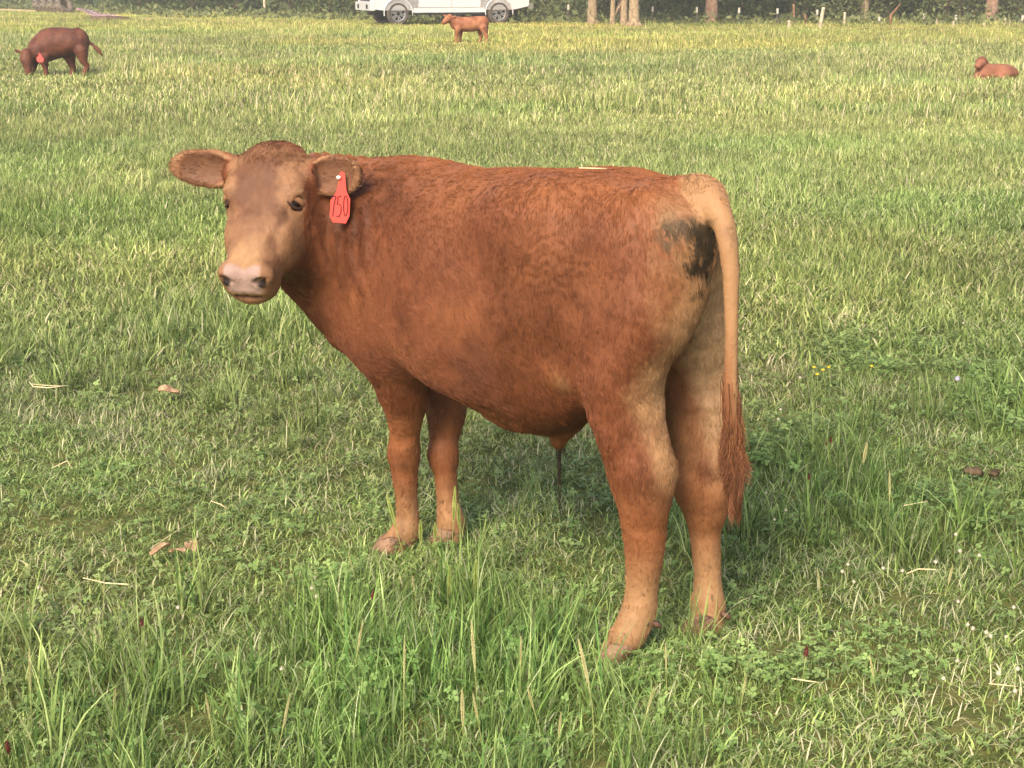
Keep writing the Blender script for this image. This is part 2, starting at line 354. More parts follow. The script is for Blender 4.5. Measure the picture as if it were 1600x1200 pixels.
# ---------------------------------------------------------------- coat colour, per point of the skin
CP = proj(CV); view = CV - np.array([0, 0, CAM_H]); FACING = np.einsum('ij,ij->i', CN, view) < 0
def anchor(px, py, win=5):
    m = np.where(FACING & (np.abs(CP[:, 0] - px) < win) & (np.abs(CP[:, 1] - py) < win))[0]
    if not len(m): return anchor(px, py, win * 2)
    return CV[m[np.argmin(CP[m, 2])]]
def sstep(x, a, b): t = np.clip((x - a) / (b - a), 0, 1); return t * t * (3 - 2 * t)
red = lin(152, 88, 56); tan = lin(212, 160, 112); ltan = lin(222, 176, 132); drk = lin(116, 64, 34); mid = lin(182, 112, 68); brn = lin(140, 88, 58)
def coat(V, N):
    n1 = fnoise(V, 7, 3)[:, None]; n2 = fnoise(V, 26, 5)[:, None]; n3 = fnoise(V * np.array([1, 1, .35]), 90, 8, 2)[:, None]
    Cc = red + (mid - red) * sstep(n1, .48, .75) * .4
    Cc = Cc + (drk - Cc) * sstep(n1, .50, .28) * .4
    def blend(c, w): nonlocal Cc; Cc = Cc + (c - Cc) * np.clip(w, 0, 1)[:, None]
    def blob(px, py, r, c, wt=1., soft=.9, wob=.5, ani=None):
        a = anchor(px, py); d = V - a
        if ani is not None: d = d / np.array(ani)
        q = np.linalg.norm(d, axis=1) / r + (n2[:, 0] - .5) * wob + (n1[:, 0] - .5) * wob
        blend(c, wt * (1 - sstep(q, 1 - soft, 1)))
    u = (V - BO) @ AX; v = (V - BO) @ SD; z = V[:, 2]
    h_s, h_n, h_t = (V - POLL) @ hs, (V - POLL) @ hn, (V - POLL) @ hf
    onhead = (h_t > -.05) & (h_t < .42) & (np.abs(h_s) < .105) & (h_n > -.2)
    rear = N @ -AX
    body = ~onhead
    # paler rump, backs of the thighs, inner legs and tail
    w_r = sstep(rear + (n2[:, 0] - .5) * .3, .62, 1.0) * sstep(u, .28, .10) * sstep(z, .30, .48)
    blend(tan, w_r * .95)
    blend(ltan, sstep(rear + (n2[:, 0] - .5) * .2, .35, .75) * sstep(u, .28, .10) * sstep(z, .24, .42) * sstep(v, .0, -.05) * .8)
    blob(1060, 300, .22, mid * 1.1, .8); blob(1085, 315, .12, ltan, .9); blob(1045, 450, .10, mid, .5)
    inner = sstep((N @ SD) * np.sign(-v), .1, .7) * sstep(u, .25, .1) * sstep(z, .75, .4)
    blend(tan, inner * .4)
    blend(mid, sstep(z, .50, .32) * (u < .5) * .75); blend(tan, sstep(z, .30, .12) * (u < .5) * .85)
    blend(mid, sstep(z, .48, .35) * (u > .5) * .55); blend(tan, sstep(z, .22, .08) * (u > .5) * .7)
    blend(tan, sstep(z, .10, .03) * .4)
    # back line, shoulders, belly
    blend(mid * 1.1, sstep(N[:, 2], .45, .95) * sstep(z, .9, 1.0) * .75 * body)  # highlight along the back put into the coat where it faces up
    blob(560, 320, .20, drk * .8, .85); blob(600, 270, .12, drk, .5); blob(520, 420, .16, drk * .9, .7); blob(640, 330, .16, drk, .3); blob(900, 440, .17, drk, .35)  # head's shadow on the neck deepened in the coat colour
    blob(820, 490, .22, drk, .5); blob(760, 540, .14, drk, .35); blob(720, 300, .16, mid, .45); blob(980, 540, .12, red, .5)  # flank shading put into the coat: darker low, lighter above
    blob(735, 575, .09, lin(120, 70, 48), .5); blob(800, 400, .13, drk, .3); blob(860, 320, .12, mid, .5); blob(862, 596, .06, mid, .6); blob(875, 600, .035, tan, .45)  # pale spots at the flank fold put its light into the coat
    blob(990, 680, .09, drk, .45); blob(1010, 780, .06, brn, .45); blob(1000, 800, .05, lin(150, 88, 55), .5); blob(640, 590, .08, drk, .3)
    blob(1100, 740, .05, drk, .8); blob(1095, 800, .05, brn, .55); blob(692, 660, .06, drk, .4); blob(630, 730, .035, brn, .7)
    # flank curl: fine hair relief is in the fur; here only tint
    Cc *= (.84 + .32 * n2) * (.88 + .24 * n3)
    # head
    if onhead.any():
        face = lin(180, 128, 90); q = n2[:, 0] - .5
        H = sstep(h_t, -.03, .02) * onhead
        blend(face, H * sstep(np.abs(h_s), .13, .09) * sstep(h_n, -.15, -.07))
        blend(lin(130, 82, 56), H * sstep(h_t + q * .14, .26, .16) * sstep(np.abs(h_s + .005) + q * .08, .080, .045) * sstep(h_t, .0, .05) * .9)
        blend(lin(150, 98, 66), H * sstep(h_t + q * .08, .09, .0) * .55)                      # brown poll
        for s in (1, -1):
            e = np.linalg.norm(np.stack([(h_s - s * .09) / .03, (h_n + .03) / .035, (h_t - .125) / .022], 1), axis=1)
            blend(ltan, H * (1 - sstep(e, .5, 1.1)) * .8)                                     # pale eye brow
            e = np.linalg.norm(np.stack([(h_s - s * .066) / .016, (h_n + .008) / .05, (h_t - .195 - (.075 - s * h_s) * .9) / .030], 1), axis=1) + q
            blend(lin(122, 80, 54), H * (1 - sstep(e, .3, 1.1)) * (.95 if s > 0 else .5))      # dark tear mark
            e = np.linalg.norm(np.stack([(h_s - s * .052) / .02, (h_n + .03) / .05, (h_t - .28) / .07], 1), axis=1) + q * 1.5
            blend(lin(138, 92, 64), H * (1 - sstep(e, .4, 1.1)) * (.75 if s > 0 else .1))  # shadow beside the nose painted into the coat, mostly on one side
        blend(lin(212, 160, 112), H * sstep(h_t, .24, .31) * sstep(np.abs(h_s), .055, .03) * .7)
        blend(lin(120, 74, 48), H * sstep(h_n, -.06, -.14) * sstep(h_t, .30, .2) * .55)          # red jaw, its shading put into the coat colour
        fn_ = fnoise(np.stack([h_s * 1.0, h_n, h_t * .45], 1), 110, 33, 3)[:, None]; Cc = np.where(onhead[:, None], Cc * (.74 + .52 * fn_) * (.86 + .28 * n2), Cc)
        PAD_ = pad_mask(h_s, h_n, h_t, q)
        blend(lin(208, 170, 158), PAD_ * (.75 + .25 * n3[:, 0]))
        for s in (1, -1):
            e = np.linalg.norm(np.stack([(h_s - s * .047) / .015, (h_n + .026) / .018, (h_t - .374) / .017], 1), axis=1)
            blend(lin(36, 24, 20), 1 - sstep(e, .7, 1.15))
        m = np.abs(h_n + .074) < .005
        blend(lin(70, 45, 36), m * (h_t > .335) * (np.abs(h_s) < .036) * .9)
        blend(lin(150, 100, 76), (np.abs(h_n + .084) < .009) * (h_t > .345) * (np.abs(h_s) < .04) * .6)
    # ears: dark inside, pale rim
    for c, ax, wd, fc in (EAR_R, EAR_L):
        d = V - c; a, b, f = d @ ax, d @ wd, d @ fc; hl = .075 if c is EAR_R[0] else .066
        rr = np.sqrt((a / hl) ** 2 + (b / .049) ** 2)
        near = (rr < 1.12) & (np.abs(f) < .022); rr = rr + (n2[:, 0] - .5) * .3
        blend(lin(152, 104, 76), near * (N @ fc > .1) * sstep(rr, 1.0, .75))
        blend(lin(204, 150, 108), near * sstep(rr, .84, 1.0) * .85)
    # tail
    tw = sstep(CTAIL(V), .052, .044) * (u < .03)
    blend(lin(214, 160, 112), tw * sstep(z, .55, .85) * .9); blend(lin(168, 106, 68), tw * sstep(z, .72, .48) * .9)
    # dried manure on the rump beside the tail
    g1 = fnoise(V, 36, 11, 4) - .5; g2 = fnoise(V * np.array([1, 1, .5]), 24, 14, 3) - .5
    def spot(px, py, ra, rs, rz_): d = V - anchor(px, py); return np.sqrt((d @ AX / ra) ** 2 + (d @ SD / rs) ** 2 + (d[:, 2] / rz_) ** 2)
    off = sstep(CTAIL(V), .022, .030) * sstep(z, anchor(1100, 335)[2], anchor(1100, 350)[2]); fine_ = fnoise(V, 110, 27, 2) - .5
    q2 = spot(1050, 378, .10, .07, .055); blend(lin(122, 96, 66), sstep(q2 + g2 * 2.6 + g1 * 2.8 + fine_ * 2, .85, .35) * .55 * off)
    q1 = spot(1078, 360, .08, .05, .055); blend(lin(96, 76, 52), sstep(q1 + g1 * 3.0 + g2 * 1.4 + fine_ * 1.6, 1.0, .5) * .8 * off)
    q0 = spot(1108, 380, .09, .050, .075); blend(lin(64, 52, 36), sstep(q0 + g1 * 2.0 + g2 * .8 + fine_ * 1.0, 1.1, .8) * .92 * off)
    q3 = spot(1102, 420, .05, .030, .040); blend(lin(66, 52, 36), sstep(q3 + g1 * 2.4 + fine_ * 1.4, 1.05, .7) * .85 * off)
    # mud specks on the lower legs
    sp = fnoise(V, 120, 21, 1); blend(lin(96, 58, 40), sstep(sp, .86, .92) * (z < .22) * .8)
    return np.clip(Cc * np.array([.56, .59, .59]), .004, .9)
def pad_mask(s, n, t, q):
    return sstep(t + n * .9 + q * .010, .328, .340) * sstep(np.abs(s), .050, .042) * sstep(n, -.060, -.050)
TAILP = np.array([at(1088, 301, 3.31), at(1112, 318, 3.25), at(1130, 352, 3.205), at(1139, 410, 3.185), at(1141, 490, 3.175), at(1140, 580, 3.17), at(1142, 650, 3.17), at(1146, 720, 3.17)])
def CTAIL(V):
    D = np.full(len(V), 9.)
    for a, b in zip(TAILP[:-1], TAILP[1:]):
        ab = b - a; t = np.clip((V - a) @ ab / (ab @ ab), 0, 1); D = np.minimum(D, np.linalg.norm(V - a - t[:, None] * ab, axis=1))
    return D

def attr_mat(name, attr, rough=.65, spec=.25, bump=None, sheen=0):
    m, t, b = new_mat(name, rough, spec)
    a = t.nodes.new('ShaderNodeAttribute'); a.attribute_name = attr; t.links.new(a.outputs['Color'], b.inputs['Base Color'])
    if bump:
        tc = t.nodes.new('ShaderNodeTexCoord'); n = t.nodes.new('ShaderNodeTexNoise'); n.inputs['Scale'].default_value = bump; n.inputs['Detail'].default_value = 4
        t.links.new(tc.outputs['Object'], n.inputs['Vector']); bp = t.nodes.new('ShaderNodeBump'); bp.inputs['Strength'].default_value = .5; bp.inputs['Distance'].default_value = .004
        t.links.new(n.outputs[0], bp.inputs['Height']); t.links.new(bp.outputs[0], b.inputs['Normal'])
    return m
def set_col(me, cols):
    a = me.attributes.new('coat', 'FLOAT_COLOR', 'POINT'); a.data.foreach_set('color', np.c_[cols, np.ones(len(cols))].astype(np.float32).ravel())
skin_mat = attr_mat('calf_skin', 'coat', .6, .25, 90); fur_mat = attr_mat('calf_fur', 'coat', .55, .2)

CALF_BASE = bl(.43, 0, 0)
calf = empty('calf', CALF_BASE)
tag(calf, 'large red-brown calf with a red ear tag standing in the foreground looking back', 'calf')
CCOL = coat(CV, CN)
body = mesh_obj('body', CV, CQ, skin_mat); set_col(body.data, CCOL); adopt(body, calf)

# fur
def make_fur(name, V, Q, N, COL, count, dirfn, lenfn, keepfn, parent, mat, rad=.00055, seed=1, npt=4, lift=.20, clump=.36):
    rng = np.random.default_rng(seed)
    a, b, c, d = (V[Q[:, j]] for j in range(4)); ar = np.linalg.norm(np.cross(c - a, d - b), axis=1); cum = np.cumsum(ar)
    f = np.searchsorted(cum, rng.random(count) * cum[-1]); f = np.minimum(f, len(Q) - 1)
    s, t = rng.random((2, count, 1)); W = [(1 - s) * (1 - t), s * (1 - t), s * t, (1 - s) * t]
    mix = lambda A: sum(wt * A[Q[f, j]] for j, wt in enumerate(W))
    P = mix(V); n = mix(N); n /= np.linalg.norm(n, axis=1)[:, None]; col = mix(COL)
    k = keepfn(P, n); P, n, col = P[k], n[k], col[k]; m = len(P)
    D = dirfn(P, n); D = D - n * (D * n).sum(1)[:, None]; D /= np.maximum(np.linalg.norm(D, axis=1), 1e-6)[:, None]
    Bi = np.cross(n, D)
    # waves: neighbouring hairs lean together in tufts
    w1 = fnoise(P, 38, 31, 2) - .5; w2 = fnoise(P, 85, 37, 2) - .5; w3 = vnoise(P, 150, 41) - .5
    ang = clump * (w1 * 2.2 + w2 * 2.2) + rng.normal(0, .18, m)
    D2 = D * np.cos(ang)[:, None] + Bi * np.sin(ang)[:, None]
    L = lenfn(P, n) * (.65 + .7 * rng.random(m)) * (1 + w2 * .8)
    lf = np.clip(lift + w3 * .5 + w1 * .35 + rng.normal(0, .08, m), .06, 1.2)
    T = np.linspace(0, 1, npt); pos = np.empty((m, npt, 3), np.float32)
    for i, q in enumerate(T):
        pos[:, i] = P - n * .001 + (D2 * q + n * (lf * (q - .55 * q * q))[:, None]) * L[:, None] + Bi * (np.sin(q * 3 + w1 * 20) * .10 * q)[:, None] * L[:, None]
    hc = bpy.data.hair_curves.new(name); hc.add_curves([npt] * m)
    hc.points.foreach_set('position', pos.ravel())
    ra = hc.attributes.get('radius') or hc.attributes.new('radius', 'FLOAT', 'POINT')
    ra.data.foreach_set('value', np.tile(rad * np.array([1., .9, .65, .2])[:npt] if npt == 4 else rad * np.linspace(1, .2, npt), m).astype(np.float32))
    cc = col * (.78 + .44 * rng.random((m, 1)) + w2[:, None] * .3)
    ca = hc.attributes.new('coat', 'FLOAT_COLOR', 'CURVE'); ca.data.foreach_set('color', np.c_[np.clip(cc, .003, .9), np.ones(m)].astype(np.float32).ravel())
    hc.materials.append(mat); o = bpy.data.objects.new(name, hc); C.objects.link(o); adopt(o, parent); return o

WH = hd(0, .012, .145)                                # whorl between the eyes
def fur_dir(P, n):
    u = (P - BO) @ AX; h_t = (P - POLL) @ hf; h_s = (P - POLL) @ hs; h_n = (P - POLL) @ hn
    D = np.tile(-AX * .75 - UP * .65, (len(P), 1)); D[u < .35] = -UP - AX * .25
    D[P[:, 2] < .52] = -UP
    nk = (u > .98) & (P[:, 2] > .5); D[nk] = -UP * .9 + unit(bl(.9, 0, .8) - POLL) * .5
    hm = (np.abs(h_s) < .11) & (h_t > -.06) & (h_t < .42) & (h_n > -.2)
    rad = P - WH; D[hm] = rad[hm] / .15 + hf * .25
    pm = hm & (h_t < .06); D[pm] = hf * 1.0 + hs * .2
    for c, ax, wd, fc in (EAR_R, EAR_L):
        m = np.linalg.norm(P - c, axis=1) < .095; D[m] = ax + (((P[m] - c) @ wd)[:, None] * wd) * 14
    return D
def fur_len(P, n):
    h_t = (P - POLL) @ hf; h_s = (P - POLL) @ hs; h_n = (P - POLL) @ hn
    L = np.full(len(P), .0145); L = np.where(P[:, 2] < .40, .011, L)
    L = np.where((P[:, 2] < .60) & (P[:, 2] > .42), .017, L)
    hm = (np.abs(h_s) < .11) & (h_t > -.06) & (h_t < .42) & (h_n > -.2); L = np.where(hm, .007, L)
    L = np.where(hm & (h_n > -.05), .0065 + .009 * sstep(h_t, .10, .0), L); L = np.where(hm & (h_t > .28), .005, L)
    for c, ax, wd, fc in (EAR_R, EAR_L): L = np.where(np.linalg.norm(P - c, axis=1) < .095, .011, L)
    L = np.where(CTAIL(P) < .035, .006, L)
    return L
def fur_keep(P, n):
    h_t = (P - POLL) @ hf; h_s = (P - POLL) @ hs; h_n = (P - POLL) @ hn
    k = P[:, 2] > .03
    k &= ~((pad_mask(h_s, h_n, h_t, 0 * h_t) > .3) & (h_t > .2) & (h_t < .45))
    for s in (1, -1):
        k &= np.linalg.norm(P - hd(s * .092, -.026, .152), axis=1) > .020
        k &= np.linalg.norm(P - hd(s * .046, -.024, .374), axis=1) > .016
    k &= ~((np.abs(h_n + .074) < .007) & (h_t > .32) & (h_t < .45) & (np.abs(h_s) < .07))
    return k
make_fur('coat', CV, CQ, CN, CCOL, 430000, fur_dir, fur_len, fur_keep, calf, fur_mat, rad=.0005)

lk = np.zeros(0)
def strands(name, roots, tips, npt, wave, mat, parent, cols, rad, seed=2, curl=3.0):
    rng = np.random.default_rng(seed); m = len(roots); T = np.linspace(0, 1, npt); pos = np.empty((m, npt, 3), np.float32)
    ph = (lk * 1.3 if len(lk) == m else 0) + rng.random(m) * .35
    for i, q in enumerate(T):
        pos[:, i] = roots + (tips - roots) * q
        pos[:, i, 0] += wave * q * np.sin(q * curl * 6.28 + ph * 2)
        pos[:, i, 1] += wave * q * np.cos(q * curl * 5 + ph * 3)
    hc = bpy.data.hair_curves.new(name); hc.add_curves([npt] * m); hc.points.foreach_set('position', pos.ravel())
    ra = hc.attributes.get('radius') or hc.attributes.new('radius', 'FLOAT', 'POINT')
    ra.data.foreach_set('value', np.tile(rad * np.linspace(1, .3, npt), m).astype(np.float32))
    ca = hc.attributes.new('coat', 'FLOAT_COLOR', 'CURVE'); ca.data.foreach_set('color', np.c_[cols, np.ones(m)].astype(np.float32).ravel())
    hc.materials.append(mat); o = bpy.data.objects.new(name, hc); C.objects.link(o); adopt(o, parent); return o
rng = np.random.default_rng(5); m = 1900
tt = rng.random(m) ** .55; root = np.array([at(1142, 560 + 160 * q, 3.172) for q in tt]) + rng.normal(0, .007, (m, 3))
lk = rng.integers(0, 9, m); lk_x = np.array([-17, -10, -5, 2, 7, 12, 18, 24, 15])[lk] + rng.normal(0, 4, m); lk_e = np.array([25, 40, 60, 50, 90, 95, 60, 30, 80])[lk]
tip = np.array([at(1143 + x * (1.1 - .5 * e / 95), 715 + e + rng.normal(0, 9) - 60 * (1 - q) * .3, 3.165 + rng.normal(0, .012)) for x, e, q in zip(lk_x, lk_e, tt)])
tc = lin(122, 78, 50) * (.55 + .8 * rng.random((m, 1))) * (1 + .25 * np.sin(lk * 2.1))[:, None]
strands('tail_switch', root, tip, 18, .0065, fur_mat, calf, np.clip(tc, 0, 1), .0008, curl=2.2)
# long wet hairs hanging from the sheath
rr = np.array([at(873 + rng.normal(0, 3), 684, 3.62) for _ in range(36)])
ti = np.array([at(876 + rng.normal(0, 1.5), rng.choice([715, 740, 770, 803]) + rng.normal(0, 5), 3.62) if i % 3 else at(888 + rng.normal(0, 2), 700 + rng.random() * 35, 3.615) for i in range(36)])
strands('sheath_hair', rr, ti, 7, .002, fur_mat, calf, np.tile(lin(44, 34, 27), (36, 1)), .0008, curl=1)

# eyes
eye_m, _, eb = new_mat('calf_eye', .2, .25); eb.inputs['Base Color'].default_value = (.012, .008, .006, 1)
lid_m = noise_mat('calf_eyelid', lin(150, 106, 74), lin(168, 122, 86), 60); rim_m = noise_mat('calf_eyelid_rim', lin(60, 40, 30), lin(84, 56, 42), 60)
def tube(name, pts, rads, mat, parent, seg=8):
    pts = np.asarray(pts, float); V = []; F = []
    ref = np.array([0, 0, 1.]); n = len(pts)
    for i in range(n):
        t = unit(pts[min(i + 1, n - 1)] - pts[max(i - 1, 0)]); r0 = ref if abs(t @ ref) < .9 else np.array([1., 0, 0])
        a = unit(np.cross(t, r0)); b = np.cross(t, a)
        for k in range(seg): q = 2 * math.pi * k / seg; V.append(pts[i] + (a * math.cos(q) + b * math.sin(q)) * rads[i])
    for i in range(n - 1):
        for k in range(seg): F.append((i * seg + k, i * seg + (k + 1) % seg, (i + 1) * seg + (k + 1) % seg, (i + 1) * seg + k))
    F.append(tuple(range(seg))[::-1]); F.append(tuple((n - 1) * seg + k for k in range(seg)))
    o = mesh_obj(name, V, F, mat)
    if parent is not None: adopt(o, parent)
    return o
def ellipsoid(name, c, r, axes, mat, parent, seg=16, cut=None):
    V = []; F = []; A = np.stack(axes, 1)
    for i in range(seg // 2 + 1):
        th = math.pi * i / (seg // 2)
        for k in range(seg):
            p = np.array([math.sin(th) * math.cos(2 * math.pi * k / seg), math.sin(th) * math.sin(2 * math.pi * k / seg), math.cos(th)])
            q = c + A @ (p * r)
            if cut is not None: q[2] = max(q[2], cut)
            V.append(q)
    for i in range(seg // 2):
        for k in range(seg): F.append((i * seg + k, (i + 1) * seg + k, (i + 1) * seg + (k + 1) % seg, i * seg + (k + 1) % seg))
    o = mesh_obj(name, V, F, mat)
    if parent is not None: adopt(o, parent)
    return o
for s in (1, -1):
    ec = hd(s * .0785, -.030, .152)
    ey = ellipsoid('eye', ec, (.0195, .0195, .0195), (hs, hn, hf), eye_m, calf, 20)
    out = unit(hs * s * .80 + hn * .6); up_ = unit(-hf + out * .1); fw = unit(np.cross(out, up_))
    arc = [ec + out * (.0135 + .003 * math.sin(math.pi * q)) + fw * (.022 * math.cos(math.pi * q)) + up_ * (.0085 * math.sin(math.pi * q) + .001) for q in np.linspace(0, 1, 11)]
    tube('upper_eyelid', arc, [.003 + .0058 * math.sin(math.pi * q) for q in np.linspace(0, 1, 11)], lid_m, calf)
    arc = [ec + out * (.0125 + .002 * math.sin(math.pi * q)) + fw * (.022 * math.cos(math.pi * q)) - up_ * (.0120 * math.sin(math.pi * q)) for q in np.linspace(0, 1, 11)]
    tube('lower_eyelid', arc, [.0025 + .0018 * math.sin(math.pi * q) for q in np.linspace(0, 1, 11)], rim_m, calf)

# hooves and dewclaws
hoof_m = noise_mat('hoof_horn', lin(104, 78, 58), lin(156, 120, 92), 40, .5, .35, .4, 120)
def claw(c, fwd, sd_, s):
    """one half of a cloven hoof: flat sole, sloping toe wall, narrower at the hair line"""
    V = []; F = []; n = 14
    for z, sc_, bk in ((.001, 1., 0), (.012, 1.0, -.002), (.028, .9, -.009), (.044, .74, -.018), (.050, .5, -.022)):
        for k in range(n):
            q = 2 * math.pi * k / n; f_ = math.cos(q); w_ = math.sin(q); f_ = f_ * (.044 if f_ > 0 else .034); w_ = w_ * .021 * (1 - .35 * max(0, math.cos(q)))
            V.append(c + fwd * (f_ * sc_ + bk) + sd_ * (w_ * sc_) + UP * z)
    for i in range(4):
        for k in range(n): F.append((i * n + k, i * n + (k + 1) % n, (i + 1) * n + (k + 1) % n, (i + 1) * n + k))
    F.append(tuple(range(n))[::-1]); F.append(tuple(4 * n + k for k in range(n)))
    adopt(mesh_obj('hoof', V, F, hoof_m), calf)
for c, fwd in ((at(970, 1004, 3.22), unit([-.75, .1, 0])), (at(1104, 982, 3.365), unit([-.45, .35, 0])), (at(612, 857, 3.892), unit([-.75, .1, 0])), (at(702, 846, 3.955), unit([-.5, .4, 0]))):
    sd_ = np.cross(fwd, UP)
    for s in (1, -1): claw(np.array([c[0], c[1], 0.]) + sd_ * s * .021 + unit(fwd + sd_ * s * .12) * .012, unit(fwd + sd_ * s * .12), sd_, s)
dew_m = noise_mat('dewclaw_horn', lin(70, 50, 38), lin(116, 84, 64), 60, .5, .4)
for px, py, Y, d in ((1006, 977, 3.222, -1), (1024, 975, 3.24, 1), (1100, 968, 3.338, -1), (1134, 962, 3.352, 1), (640, 852, 3.885, 1), (718, 838, 3.94, 1)):
    ellipsoid('dewclaw', at(px, py, Y), (.015, .010, .009), (unit([d, .2, -.4]), unit([.4, -d, 0]), UP), dew_m, calf, 12)

# ear tag
tag_m, _, tb = new_mat('ear_tag_plastic', .45, .4); tb.inputs['Base Color'].default_value = (*lin(244, 74, 62), 1)
tb.inputs['Subsurface Weight'].default_value = .0
ink_m, _, ib = new_mat('black_ink', .6, .2); ib.inputs['Base Color'].default_value = (.02, .012, .012, 1)
pin_m, _, pb_ = new_mat('tag_pin', .4, .5); pb_.inputs['Base Color'].default_value = (.75, .72, .66, 1)
TY = 3.775
ol = [(531, 270), (534, 268), (538, 270), (540, 283), (541.5, 298), (547.5, 311), (546.5, 337), (541, 348), (521, 346), (516, 336), (517, 312), (526, 299), (529.5, 283)]
def tagp(x, y, off=0): q = at(x, y, TY); return q + np.array([.35 * (q[0] - at(532, 310, TY)[0]) * 0, 0, 0]) + np.array([0, off - .0 + (y - 268) / 80 * -.012, 0])
n = len(ol); V = [tagp(x, y, 0) for x, y in ol] + [tagp(x, y, .003) for x, y in ol]
F = [tuple(range(n)), tuple(range(2 * n - 1, n - 1, -1))] + [(i, n + i, n + (i + 1) % n, (i + 1) % n) for i in range(n)]
et = mesh_obj('ear_tag', V, F, tag_m, smooth=False); adopt(et, calf); tag(et, 'red plastic ear tag with a handwritten black number')
def stroke(name, pts, wd, parent):
    V = []; F = []; P2 = np.array(pts, float)
    for i, p in enumerate(P2):
        t = unit(P2[min(i + 1, len(P2) - 1)] - P2[max(i - 1, 0)]); nn = np.array([-t[1], t[0]]) * wd
        V += [tagp(*(p + nn), -.0012), tagp(*(p - nn), -.0012)]
    F = [(2 * i, 2 * i + 1, 2 * i + 3, 2 * i + 2) for i in range(len(P2) - 1)]
    o = mesh_obj(name, V, F, ink_m); o.parent = parent; o.matrix_parent_inverse = Matrix.Identity(4); return o
stroke('digit', [(518.5, 309), (519, 306.5), (525, 305.5), (525.5, 306.5), (522.5, 318), (520.5, 337)], .75, et)
stroke('digit', [(534, 305.5), (528.7, 307), (527.7, 319), (531, 318), (533.5, 322), (533.6, 330), (530.8, 337), (526.6, 336.5)], .75, et)
stroke('digit', [(540.6 + 3.3 * math.sin(q), 320.5 - 15.5 * math.cos(q)) for q in np.linspace(0, 2 * math.pi * 1.02, 22)], .7, et)
pn = ellipsoid('tag_pin', tagp(529.5, 277, -.004), (.006, .005, .005), (np.array([1., 0, 0]), np.array([0, 1., 0]), UP), pin_m, None, 12)
pn.parent = et
# mesh data of et is in world space and et is parented with an inverse: keep its children on the same frame
for ch in et.children: ch.matrix_parent_inverse = Matrix.Identity(4)
# ================================================================ ground and grass
rng = np.random.default_rng(11)
m_ground = noise_mat('turf_soil', lin(78, 86, 42), lin(112, 108, 62), 14, .95, .1, .6, 30, 8)
o = mesh_obj('ground', [(-260, -40, 0), (260, -40, 0), (260, 300, 0), (-260, 300, 0)], [(0, 1, 2, 3)], m_ground, smooth=False)
o['kind'] = 'structure'; o['label'] = 'grassy pasture ground reaching back to the woods'

def grass_mat(name, gain=1.0, trans=.35, rough=.55):
    m, t, b = new_mat(name, rough, .2)
    a = t.nodes.new('ShaderNodeAttribute'); a.attribute_name = 'bcol'
    ti = t.nodes.new('ShaderNodeAttribute'); ti.attribute_type = 'INSTANCER'; ti.attribute_name = 'tint'
    mx = t.nodes.new('ShaderNodeMix'); mx.data_type = 'RGBA'; mx.blend_type = 'MULTIPLY'; mx.inputs['Factor'].default_value = 1
    t.links.new(a.outputs['Color'], mx.inputs['A']); t.links.new(ti.outputs['Color'], mx.inputs['B'])
    t.links.new(mx.outputs['Result'], b.inputs['Base Color'])
    tr = t.nodes.new('ShaderNodeBsdfTranslucent'); t.links.new(mx.outputs['Result'], tr.inputs['Color'])
    ms = t.nodes.new('ShaderNodeMixShader'); ms.inputs[0].default_value = trans
    t.links.new(b.outputs[0], ms.inputs[1]); t.links.new(tr.outputs[0], ms.inputs[2])
    t.links.new(ms.outputs[0], t.nodes['Material Output'].inputs['Surface'])
    return m
m_grass = grass_mat('grass_blade', trans=.27)

G1, G2, G3, GS, GD = lin(128, 146, 72), lin(155, 169, 94), lin(184, 190, 118), lin(208, 198, 152), lin(90, 116, 56)
def blades(n, rad, hmin, hmax, wid, bend, seg, r, straw=.06, palette=None, upright=0.5):
    """n bent tapering blades in a disc: verts, tris+quads as triangles, colours"""
    V = []; F = []; K = []
    for i in range(n):
        a = r.random() * 6.283; d = rad * math.sqrt(r.random()); p = np.array([math.cos(a) * d, math.sin(a) * d, -.004])
        h = hmin + (hmax - hmin) * r.random() ** 1.4; az = r.random() * 6.283; dr = np.array([math.cos(az), math.sin(az), 0])
        sd = np.array([-math.sin(az + r.normal(0, .5)), math.cos(az), 0]); lean = r.random() * (1 - upright) * 1.1; bd = bend * (.3 + r.random())
        w0 = wid * (.6 + .8 * r.random())
        q = r.random()
        if r.random() < straw: c = GS * (.7 + .5 * r.random())
        else: c = (GD if q < .16 else G1 if q < .48 else G2 if q < .82 else G3) * (.50 + .95 * r.random())
        b0 = len(V)
        for s in range(seg + 1):
            t = s / seg; th = lean + bd * t; pos = p + (dr * math.sin(lean * .6 + bd * t * .55) + UP * math.cos(lean * .6 + bd * t * .55)) * h * t
            ww = w0 * (1 - t ** 1.6) * .5
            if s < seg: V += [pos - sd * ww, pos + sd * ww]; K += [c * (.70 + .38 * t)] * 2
            else: V += [pos]; K += [c * 1.1]
        for s in range(seg - 1):
            x = b0 + 2 * s; F += [(x, x + 1, x + 3), (x, x + 3, x + 2)]
        x = b0 + 2 * (seg - 1); F.append((x, x + 1, x + 2))
    return V, F, K
